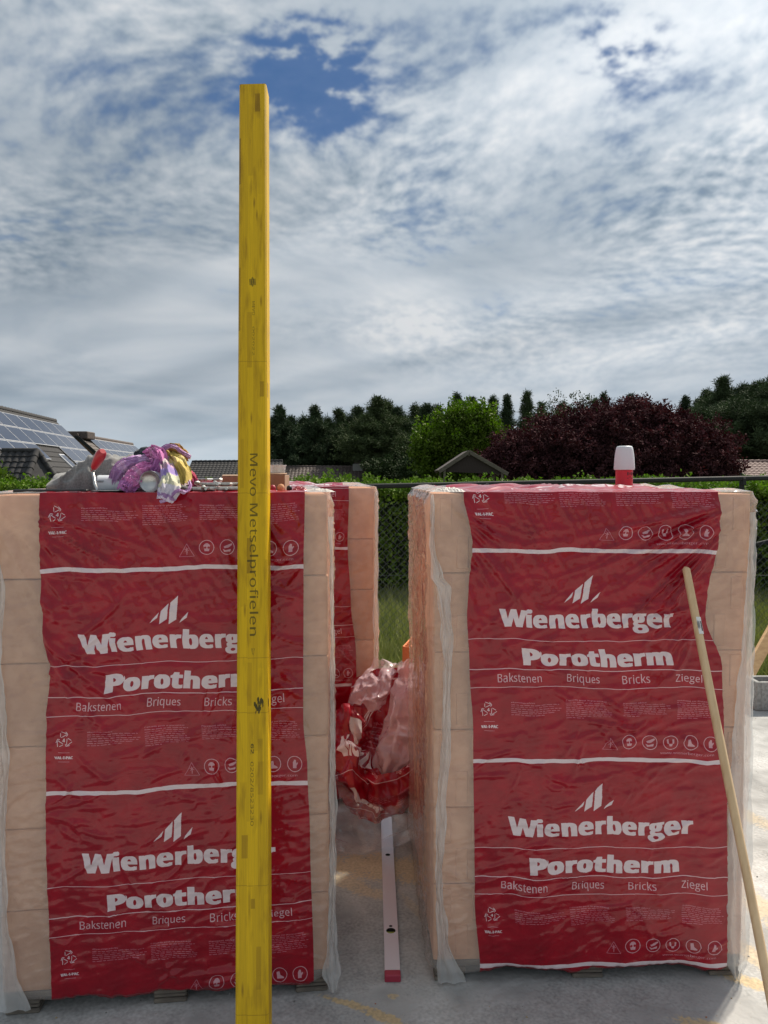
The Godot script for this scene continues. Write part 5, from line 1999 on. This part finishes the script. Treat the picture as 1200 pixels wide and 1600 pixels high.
func conifer(called: String, label: String, where: Vector3, h: float, width: float, dark: Color, pine: bool, group := "dark pines along the skyline") -> void:
	var own := rng.randf()
	dark = dark.lerp(Color(0.085, 0.11, 0.04), own * own * 0.6)
	h *= rng.randf_range(0.97, 1.05)
	var root := thing(called, label, "tree", where, rng.randf() * TAU, group)
	var wood := tree_wood(h * 0.94, h * 0.02, 14, width * 0.45, 0.3, 0.1 if pine else -0.1)
	part("trunk", wood[0], M.bark, root)
	var places := []
	var tints := []
	var bare := 0.30 if pine else 0.08
	var whorls := int(h * (2.0 if pine else 2.6))
	for k in whorls:
		var t := (k + 0.5) / whorls
		var y := lerpf(bare * h, h * 0.985, pow(t, 0.9))
		var tt := (y / h - bare) / (1.0 - bare)
		var rr: float
		if pine:
			rr = width * 0.72 * (0.45 + 0.55 * sin(clampf(tt * 0.9 + 0.25, 0, 1) * PI)) * (1.0 - pow(tt, 3.0) * 0.82)
		else:
			rr = width * 0.5 * (1.0 - tt) + 0.12
		rr *= rng.randf_range(0.65, 1.15)
		var arms := int(6 + rr * 4.2)
		for a in arms:
			var an := rng.randf() * TAU
			var l := rr * rng.randf_range(0.6, 1.1)
			var n := int(2 + l * 3.2)
			for q in n:
				var f := (q + rng.randf()) / n
				if f < 0.2 and rng.randf() < 0.6:
					continue
				var droop := (0.15 if pine else -0.18) * f * l + rng.randfn() * 0.07
				var p := Vector3(cos(an) * l * f, y + droop, sin(an) * l * f) + Vector3(rng.randfn(), rng.randfn(), rng.randfn()) * 0.09
				places.append(Transform3D(Basis.from_euler(Vector3(rng.randfn() * 0.5, rng.randf() * TAU, rng.randfn() * 0.5)).scaled(Vector3.ONE * rng.randf_range(0.7, 1.25)), p))
				tints.append(dark * rng.randf_range(0.65, 1.35))
	scatter("crown", M.tuft_mesh, M.needle, places, tints, root)


func broadleaf(called: String, label: String, where: Vector3, h: float, size: Vector3, lobes: Array, count: int, c1: Color, c2: Color, leaf: Mesh, m: Material, group := "") -> void:
	var root := thing(called, label, "tree", where, 0.0, group)
	var wood := tree_wood(h * 0.85, h * 0.035, 16, size.x * 0.4, 0.2, 0.5)
	part("trunk", wood[0], M.bark, root)
	var places := []
	var tints := []
	for k in count:
		var lb: Array = lobes[rng.randi() % lobes.size()]
		var d := Vector3(rng.randfn(), rng.randfn(), rng.randfn()).normalized()
		var nz := na.get_noise_3d(d.x * 2.4 + lb[0].x, d.y * 2.4 + lb[0].y * 3.0, d.z * 2.4)
		var rr := (0.62 + 0.38 * pow(rng.randf(), 0.6)) * (1.0 + nz * 0.55)
		if nb.get_noise_3d(d.x * 5.0 + lb[0].x * 2.0, d.y * 5.0, d.z * 5.0) < -0.32:
			rr *= 0.75
		var p: Vector3 = lb[0] + d * rr * lb[1]
		if p.y < 0.3:
			continue
		places.append(Transform3D(Basis.from_euler(Vector3(rng.randf() * TAU, rng.randf() * TAU, rng.randf() * TAU)).scaled(Vector3.ONE * rng.randf_range(0.65, 1.3)), p))
		tints.append(c1.lerp(c2, rng.randf() * rng.randf()) * rng.randf_range(0.7, 1.25))
	scatter("crown", leaf, m, places, tints, root)


func make_trees() -> void:
	M.bark = grained(Color(0.035, 0.026, 0.02), Color(0.09, 0.065, 0.05), 0.95, 0.8, 6.0, 0.3, 51)
	M.needle = leafy(0.8, Color(0.2, 0.3, 0.14))
	M.tuft_mesh = leaf_cluster(26, 0.26, 0.36, 0.06, 12)
	var pine_dark := Color(0.046, 0.072, 0.036)
	# far row of pines
	var row := [[436, 632, 74, 4.2], [455, 650, 78, 4.0], [474, 652, 80, 4.4], [492, 640, 76, 4.2], [512, 650, 82, 4.4], [530, 646, 78, 4.4], [548, 652, 84, 4.2], [560, 634, 76, 4.6], [590, 626, 72, 5.6], [606, 630, 76, 5.0], [622, 634, 74, 4.6], [650, 630, 80, 4.8], [668, 632, 78, 4.2], [640, 655, 86, 4.4], [684, 640, 86, 4.6]]
	for q in row:
		var top := at(q[0], q[1], q[2])
		conifer("pine_tree", "tall dark pine in the dense row behind the long brown roof", Vector3(top.x, -0.14, top.z), top.y + 0.14, q[3], pine_dark, true, "pines in a row behind the brown roof")
	# a second rank that closes the lower gaps
	for k in 13:
		var px := 430.0 + k * 22.0 + rng.randfn() * 5.0
		var top := at(px, 662 + rng.randfn() * 6.0, 96.0 + rng.randf() * 8.0)
		conifer("pine_tree", "smaller dark pine in the second rank behind the pine row", Vector3(top.x, -0.14, top.z), top.y + 0.14, 4.6, pine_dark * 0.9, true, "pines in the second rank")
	# conifers that show above the round trees
	for q in [[714, 613, 84, 5.0], [738, 626, 92, 3.4], [770, 628, 90, 3.6], [792, 622, 96, 3.8], [824, 620, 88, 4.2], [846, 628, 98, 3.4], [878, 634, 90, 3.6], [930, 632, 96, 3.4], [944, 622, 92, 2.8], [985, 625, 90, 3.6]]:
		var top := at(q[0], q[1], q[2])
		q[3] *= 1.7
		top.y += 0.2
		conifer("pine_tree", "dark conifer whose tip shows above the green tree and the purple tree", Vector3(top.x, -0.14, top.z), top.y + 0.14, q[3], pine_dark * 1.1, false, "conifers behind the purple tree")
	for q in [[1072, 616, 92, 2.6], [1090, 620, 88, 3.2], [1104, 612, 84, 4.0], [1130, 592, 70, 5.6], [1160, 606, 66, 6.0], [1188, 596, 60, 7.0], [1215, 590, 58, 7.0], [1145, 640, 76, 6.0], [1175, 660, 72, 6.0], [1240, 605, 62, 6.0], [1118, 618, 80, 5.0], [1205, 640, 66, 6.0], [1150, 622, 74, 5.0]]:
		var top := at(q[0], q[1], q[2])
		conifer("pine_tree", "big dark pine beside the purple tree above the pale red roof", Vector3(top.x, -0.14, top.z), top.y + 0.14, q[3], pine_dark, true, "pines beyond the pale red roof")
	# pale green crowns far behind the purple tree
	var lf := leaf_cluster(16, 0.30, 0.20, 0.13, 21)
	var g := leafy(0.55, Color(0.3, 0.4, 0.1))
	for q in [[868, 624, 85, 7.0], [912, 626, 88, 6.0]]:
		var top := at(q[0], q[1], q[2])
		var h := top.y
		broadleaf("green_tree", "pale green tree far behind the purple tree", Vector3(top.x, -0.14, top.z), h, Vector3(q[3], h, q[3]), [[Vector3(0, h * 0.62, 0), Vector3(q[3] * 0.5, h * 0.40, q[3] * 0.5)]], 800, Color(0.045, 0.07, 0.02), Color(0.07, 0.10, 0.03), lf, g, "pale green trees behind the purple tree")
	# bright green tree
	var t := at(716, 632, 52)
	var h := t.y + 0.14
	broadleaf("green_tree", "bright yellow-green broadleaf tree beside the purple tree", Vector3(t.x, -0.14, -52), h, Vector3(6.2, h, 5), [[Vector3(-0.4, h * 0.55, 0), Vector3(2.5, 2.2, 2.3)], [Vector3(1.4, h * 0.68, 0.2), Vector3(1.6, 1.8, 1.6)], [Vector3(0.5, h * 0.78, 0), Vector3(1.7, 1.5, 1.6)], [Vector3(-1.5, h * 0.55, 0.3), Vector3(1.6, 1.5, 1.6)], [Vector3(0.8, h * 0.42, 0.3), Vector3(2.4, 1.8, 2.2)]], 3600, Color(0.085, 0.14, 0.014), Color(0.17, 0.23, 0.028), lf, leafy(0.6, Color(0.65, 0.8, 0.16)))
	# purple beech: a wide, low dome
	var pl := leaf_cluster(18, 0.26, 0.17, 0.11, 22)
	var pm := leafy(0.8, Color(0.4, 0.12, 0.16))
	pm.metallic_specular = 0.15
	t = at(955, 634, 45)
	h = t.y + 0.14
	broadleaf("purple_tree", "broad dark purple-leaved beech tree with domed crown", Vector3(t.x, -0.14, -45), h, Vector3(14, h, 8), [
		[Vector3(0.8, h * 0.60, 0), Vector3(3.6, 2.6, 3.2)], [Vector3(-3.0, h * 0.50, 0.2), Vector3(3.2, 2.4, 3.0)], [Vector3(3.8, h * 0.52, 0.2), Vector3(3.0, 2.4, 2.8)], [Vector3(-5.6, h * 0.36, 0.4), Vector3(2.2, 2.2, 2.2)], [Vector3(5.4, h * 0.38, 0.3), Vector3(1.7, 2.0, 2.0)],
		[Vector3(1.4, h * 0.80, 0), Vector3(2.0, 1.35, 1.8)], [Vector3(0.0, h * 0.40, 1.2), Vector3(5.0, 2.2, 3.0)], [Vector3(-1.4, h * 0.66, 0), Vector3(2.4, 1.9, 2.2)], [Vector3(3.0, h * 0.66, 0), Vector3(2.2, 1.7, 2.0)]], 9000, Color(0.05, 0.021, 0.024), Color(0.14, 0.06, 0.066), pl, pm)
	# undergrowth at the foot of the pines
	var ul := leaf_cluster(16, 0.34, 0.22, 0.13, 27)
	var um := leafy(0.75, Color(0.2, 0.3, 0.1))
	for q in [[596, 716, 66], [622, 708, 68], [648, 712, 64], [676, 714, 66], [540, 722, 90], [490, 720, 92]]:
		t = at(q[0], q[1], q[2])
		broadleaf("bush", "dark green bush of the undergrowth at the foot of the pine row", Vector3(t.x, -0.14, t.z), t.y, Vector3(3, t.y, 2), [[Vector3(0, t.y * 0.5, 0), Vector3(1.5, t.y * 0.55, 1.2)]], 420, Color(0.03, 0.05, 0.018), Color(0.06, 0.09, 0.03), ul, um, "undergrowth at the foot of the pines")
	# bushes at the left, beyond the fence
	var bl := leaf_cluster(12, 0.12, 0.09, 0.055, 25)
	t = at(4, 734, 13.0)
	broadleaf("bush", "bright green bush standing in front of the tiled porch roof", Vector3(t.x, -0.14, -13.0), t.y, Vector3(1.6, t.y, 1.2), [[Vector3(0, t.y * 0.6, 0), Vector3(0.24, t.y * 0.40, 0.4)]], 600, Color(0.085, 0.13, 0.018), Color(0.16, 0.21, 0.03), bl, leafy(0.5, Color(0.5, 0.6, 0.15)))


# ---------------------------------------------------------------- houses
# roof tiles as courses of small curved pans; o = upper corner, along = along the ridge, down = down the slope
func tiles(o: Vector3, along: Vector3, down: Vector3, tw: float, tl: float) -> ArrayMesh:
	var s := Shape.new()
	var n := along.cross(down).normalized()
	if n.y < 0:
		n = -n
	var nu := maxi(1, int(round(along.length() / tw)))
	var nv := maxi(1, int(round(down.length() / tl)))
	var au := along / nu
	var dv := down / nv
	for j in nv:
		for i in nu:
			var p := o + au * i + dv * j
			var b := s.v.size()
			for r in 2:
				for k in 5:
					var f := k / 4.0
					var hgt := sin(f * PI) * 0.045 + (0.045 if r == 1 else 0.012)
					s.vert(p + au * f + dv * (r * 1.04) + n * hgt)
			for k in 4:
				s.tri(b + k, b + k + 1, b + k + 6)
				s.tri(b + k, b + k + 6, b + k + 5)
			var e := s.v.size()
			for k in 5:
				s.vert(s.v[b + 5 + k])
				s.vert(s.v[b + 5 + k] - n * 0.045)
			for k in 4:
				s.tri(e + k * 2, e + k * 2 + 2, e + k * 2 + 3)
				s.tri(e + k * 2, e + k * 2 + 3, e + k * 2 + 1)
	return s.commit()


# a gabled house: ridge from a to b, slopes of the given run and drop
func gable(root: Node3D, a: Vector3, b: Vector3, run: float, drop: float, tile: Material, wall: Material, tw := 0.3) -> Array:
	var dir := (b - a)
	var flat := Vector3(dir.x, 0, dir.z).normalized()
	var out := Vector3(-flat.z, 0, flat.x)      # to the right of the ridge direction, seen from above
	var downs := [out * run - Vector3.UP * drop, -out * run - Vector3.UP * drop]
	var body := Shape.new()
	var base := -root.position.y - 0.14
	var c := (a + b) * 0.5 - Vector3.UP * drop
	var k := 0.93
	var e := []
	for p in [a.lerp(b, 0.02), b.lerp(a, 0.02)]:
		e.append([p + downs[0] * k - Vector3.UP * 0.06, p - Vector3.UP * 0.10, p + downs[1] * k - Vector3.UP * 0.06])
	for g in e:
		body.tri_out(g[0], g[1], g[2], c)
		body.quad_out(g[0], g[2], Vector3(g[2].x, base, g[2].z), Vector3(g[0].x, base, g[0].z), c)
	for q in [0, 2]:
		body.quad_out(e[0][q], e[1][q], Vector3(e[1][q].x, base, e[1][q].z), Vector3(e[0][q].x, base, e[0][q].z), c)
		body.quad_out(e[0][1], e[1][1], e[1][q], e[0][q], c)
	part("wall", body.commit(), wall, root)
	for d in downs:
		part("roof", tiles(a, b - a, d, tw, 0.34), tile, root, "stuff")
	var rid := Shape.new()
	var nr := int((b - a).length() / 0.4)
	for q in nr:
		var p0 := a.lerp(b, float(q) / nr) + Vector3.UP * 0.04
		var p1 := a.lerp(b, (q + 1.08) / nr) + Vector3.UP * 0.055
		rid.tube([p0, p1], [0.10, 0.125], 8)
	part("ridge_tiles", rid.commit(), tile, root, "stuff")
	for g in [a, b]:
		for d in downs:
			var v := Shape.new()
			var mid: Vector3 = g + d * 0.5 - Vector3.UP * 0.05
			var y: Vector3 = d.normalized()
			var x := flat
			v.box(Vector3(0.06, d.length(), 0.20), Transform3D(Basis(x, y, x.cross(y)), mid), 0.01)
			part("verge_board", v.commit(), M.fence_green, root)
	return downs


func add_panel(root: Node3D, o: Vector3, au: Vector3, dv: Vector3, n: Vector3) -> void:
	var frame := Shape.new()
	var basis_ := Basis(au.normalized(), n, au.normalized().cross(n))
	var c := o + au * 0.5 + dv * 0.5 + n * 0.12
	frame.box(Vector3(au.length() * 0.985, 0.035, dv.length() * 0.985), Transform3D(basis_, c), 0.004)
	var f := part("solar_panel", frame.commit(), M.panel_frame, root)
	var g := Shape.new()
	g.box(Vector3(au.length() * 0.955, 0.008, dv.length() * 0.92), Transform3D(basis_, c + n * 0.017), 0.0)
	part("glass", g.commit(), M.panel_glass, f)


func make_houses() -> void:
	M.tile_dark = grained(Color(0.020, 0.020, 0.022), Color(0.045, 0.044, 0.045), 0.85, 1.2, 6.0, 0.0, 61)
	M.tile_brown = grained(Color(0.060, 0.045, 0.040), Color(0.11, 0.085, 0.075), 0.7, 1.2, 6.0, 0.0, 62)
	M.tile_red = grained(Color(0.14, 0.085, 0.075), Color(0.22, 0.145, 0.13), 0.75, 1.2, 6.0, 0.0, 63)
	M.wall_brick = grained(Color(0.16, 0.10, 0.075), Color(0.26, 0.17, 0.13), 0.9, 1.0, 8.0, 0.0, 64)
	M.panel_frame = mat(0.55, 0.56, 0.58, 0.4, 0.6)
	M.panel_glass = mat(0.010, 0.016, 0.045, 0.12)
	M.panel_glass.metallic_specular = 0.6
	M.bark_dark = grained(Color(0.028, 0.020, 0.018), Color(0.055, 0.04, 0.036), 0.9, 0.5, 6.0, 0.0, 67, 4, Vector3(4, 0.4, 1))
	M.weathered = grained(Color(0.09, 0.078, 0.062), Color(0.17, 0.15, 0.12), 0.9, 0.5, 6.0, 0.0, 65, 5, Vector3(0.3, 2, 2))

	# house with the solar roof: the ridge runs away from the camera, the slope falls to the right
	var far := Vector3(-18.75, 4.77, -44.0)
	var near := Vector3(-16.95, 4.77, -28.5)
	var pos := Vector3(-17.8, -0.14, -36.0)
	var root := thing("solar_roof_house", "house with steep dark tiled roof carrying rows of blue solar panels", "house", pos)
	var a := near - pos
	var b := far - pos
	var downs := gable(root, a, b, 4.2, 4.2, M.tile_dark, M.wall_brick)
	var dn: Vector3 = downs[0] if downs[0].x > 0 else downs[1]
	var along := (a - b).normalized()
	var n := along.cross(dn).normalized()
	if n.y < 0:
		n = -n
	var cw := 1.78
	var rw := 1.02
	for c in 8:
		var rows: int = [5, 5, 5, 2, 2, 3, 3, 3][c]
		for r in rows:
			add_panel(root, b + along * (0.25 + c * cw) + dn.normalized() * (0.42 + r * rw), along * (cw - 0.02), dn.normalized() * (rw - 0.02), n)
	var sky_w := Shape.new()
	sky_w.box(Vector3(0.8, 0.10, 1.2), Transform3D(Basis(along, n, along.cross(n)), b + along * 6.6 + dn.normalized() * 3.6 + n * 0.10), 0.02)
	var sw := part("roof_window", sky_w.commit(), M.panel_frame, root)
	var sg := Shape.new()
	sg.box(Vector3(0.66, 0.01, 1.02), Transform3D(Basis(along, n, along.cross(n)), b + along * 6.6 + dn.normalized() * 3.6 + n * 0.152), 0.0)
	part("glass", sg.commit(), M.panel_glass, sw)
	# hipped porch roof in front of it
	var hp := at(58, 706, 27.0)
	var ppos := Vector3(hp.x, -0.14, -27.0)
	var porch := thing("hipped_porch", "low dark hipped tile roof of a porch below the solar roof", "porch", ppos)
	var top := hp - ppos
	var left := at(4, 706, 27.0) - ppos
	var eave := 1.9
	var fd := Vector3(0, -eave, 1.7)
	var pm1 := tiles(left, top - left, fd, 0.24, 0.26)
	part("roof_slope", pm1, M.tile_dark, porch, "stuff")
	var hip := Shape.new()
	for q in 9:
		var p0 := top + Vector3(0.05, -eave, 1.7) * (q / 9.0) + Vector3.UP * 0.05
		hip.tube([p0, p0 + Vector3(0.05, -eave, 1.7) * (1.1 / 9.0)], [0.10, 0.12], 8)
	for q in 9:
		var p0 := top + Vector3(1.35, -eave, 0.2) * (q / 9.0) + Vector3.UP * 0.05
		hip.tube([p0, p0 + Vector3(1.35, -eave, 0.2) * (1.1 / 9.0)], [0.09, 0.11], 8)
	hip.tube([left + Vector3.UP * 0.05, top + Vector3.UP * 0.05], [0.09, 0.09], 8)
	part("hip_tiles", hip.commit(), M.tile_dark, porch)
	var side := Shape.new()
	var s0 := top
	var s1 := top + Vector3(0.05, -eave, 1.7)
	var s2 := top + Vector3(1.35, -eave, 0.2)
	var s3 := left + fd
	side.tri_out(s0, s1, s2, top + Vector3(-0.5, -1.5, -1.0))
	side.tri_out(s0, s2, left + Vector3(0, -eave, -1.6), top + Vector3(-0.2, -1.0, 0.5))
	side.quad_out(s0, left, left + Vector3(0, -eave, -1.6), s2, top + Vector3(-0.2, -1.0, 1.5))
	part("roof_slope", side.commit(), M.tile_dark, porch)
	var pw := Shape.new()
	pw.box(Vector3(2.0, hp.y - eave + 0.1, 1.8), Transform3D(Basis(), Vector3(-0.4, (hp.y - eave + 0.1) * 0.5, 0.4)), 0.01)
	part("wall", pw.commit(), M.wall_brick, porch)

	# second house, further on, with one large panel field
	var p2 := Vector3(-20.2, -0.14, -58.0)
	var h2 := thing("solar_roof_house", "smaller house behind the first solar roof, its slope covered by a pale panel field", "house", p2)
	var n2 := Vector3(-19.9, 4.30, -50.0) - p2
	var f2 := Vector3(-20.9, 4.30, -64.0) - p2
	var d2 := gable(h2, n2, f2, 4.0, 3.6, M.tile_brown, M.wall_brick)
	var dd: Vector3 = d2[0] if d2[0].x > 0 else d2[1]
	var al := (n2 - f2).normalized()
	var nn := al.cross(dd).normalized()
	if nn.y < 0:
		nn = -nn
	for c in 7:
		for r in 3:
			add_panel(h2, f2 + al * (0.4 + c * 1.75) + dd.normalized() * (0.3 + r * 1.06), al * 1.73, dd.normalized() * 1.04, nn)
	var dorm := Shape.new()
	dorm.box(Vector3(1.4, 0.5, 1.4), Transform3D(Basis(), n2 + Vector3(-0.1, 0.05, -0.9)), 0.05)
	part("chimney", dorm.commit(), M.tile_brown, h2)

	# long dark roof
	var p3 := Vector3(-12.5, -0.14, -65.0)
	var h3 := thing("dark_roof_house", "low building with a plain dark glazed tile roof behind the cloths and beam", "house", p3)
	gable(h3, at(300, 722, 65.0) - p3, at(441, 721, 65.0) - p3, 3.4, 2.0, M.tile_dark, M.wall_brick, 0.30)
	# brown roof with chimney
	var p4 := Vector3(-6.0, -0.14, -72.0)
	var h4 := thing("brown_roof_house", "low house with long brown tile roof and a pale chimney before the pines", "house", p4)
	gable(h4, at(440, 730, 72.0) - p4, at(608, 730, 72.0) - p4, 3.2, 1.7, M.tile_brown, M.wall_brick, 0.32)
	var ch := Shape.new()
	var cp := at(559, 730, 71.6) - p4
	ch.box(Vector3(0.9, 0.7, 0.7), Transform3D(Basis(), cp + Vector3(0, -0.05, 0)), 0.02)
	var chim := part("chimney", ch.commit(), M.concrete_block, h4)
	var cc := Shape.new()
	cc.box(Vector3(0.6, 0.35, 0.5), Transform3D(Basis(), cp + Vector3(0, 0.47, 0)), 0.02)
	part("chimney_pot", cc.commit(), M.tile_brown, chim)
	# pale red roof at the right
	var p5 := Vector3(28.0, -0.14, -52.0)
	var h5 := thing("red_roof_house", "house with low pale red tile roof beside the purple tree", "house", p5)
	gable(h5, at(1138, 722, 52.0) - p5, at(1300, 722, 52.0) - p5, 3.4, 1.3, M.tile_red, M.wall_brick, 0.32)

	# open timber gable of a garden shelter
	var p6 := at(736, 740, 34.0)
	p6.y = -0.14
	var sh := thing("garden_shelter", "timber garden shelter with weathered boards along its pitched gable", "shelter", p6)
	var ap := at(733, 706, 34.0) - p6
	var lf := at(686, 737, 34.0) - p6
	var rt := at(794, 741, 34.0) - p6
	for z in [0.0, -2.6]:
		for q in [lf, rt]:
			var s := Shape.new()
			var y: Vector3 = (ap - q).normalized()
			s.box(Vector3(0.16, ap.distance_to(q), 0.05), Transform3D(Basis(y.cross(Vector3(0, 0, 1)), y, Vector3(0, 0, 1)), (ap + q) * 0.5 + Vector3(0, 0, z)), 0.006)
			part("gable_board", s.commit(), M.weathered, sh)
			var po := Shape.new()
			var inx := 0.25 if q == lf else -0.25
			po.box(Vector3(0.10, q.y + 0.1, 0.10), Transform3D(Basis(), Vector3(q.x + inx, (q.y + 0.1) * 0.5, z - 0.08)), 0.006)
			part("post", po.commit(), M.weathered, sh)
	for q in [lf, rt]:
		var s := Shape.new()
		var y: Vector3 = (ap - q).normalized()
		var x: Vector3 = y.cross(Vector3(0, 0, 1))
		s.box(Vector3(0.03, ap.distance_to(q), 2.55), Transform3D(Basis(x, y, Vector3(0, 0, 1)), (ap + q) * 0.5 + Vector3(0, 0.06, -1.3)), 0.004)
		part("roof_board", s.commit(), M.tile_brown, sh)
	var gp := Shape.new()
	for z in [-0.10, -0.13]:
		gp.tri_out(ap + Vector3(0, -0.06, z), lf + Vector3(0.1, 0, z), rt + Vector3(-0.1, 0, z), ap + Vector3(0, -0.4, -0.115))
	gp.quad_out(lf + Vector3(0.1, 0, -0.10), rt + Vector3(-0.1, 0, -0.10), rt + Vector3(-0.1, 0, -0.13), lf + Vector3(0.1, 0, -0.13), ap + Vector3(0, -0.4, -0.115))
	part("gable_panel", gp.commit(), M.bark_dark, sh)
	var kp := Shape.new()
	kp.box(Vector3(0.10, 0.16, 0.06), Transform3D(Basis(), ap + Vector3(0, -0.10, -0.06)), 0.004)
	part("king_post", kp.commit(), M.weathered, sh)


func _ready() -> void:
	rng.seed = 77
	var n := 0
	for q in [na, nb, nc]:
		q.seed = 100 + n
		q.noise_type = FastNoiseLite.TYPE_SIMPLEX_SMOOTH
		q.frequency = 1.0
		q.fractal_octaves = [2, 2, 2][n]
		n += 1
	make_view()
	make_materials()
	make_ground()
	make_fence()
	make_hedge()
	make_houses()
	make_trees()
	make_packs()
	make_beam()
	make_pole()
	make_level()
	make_film_heap()
	make_blocks()
	make_top_things()
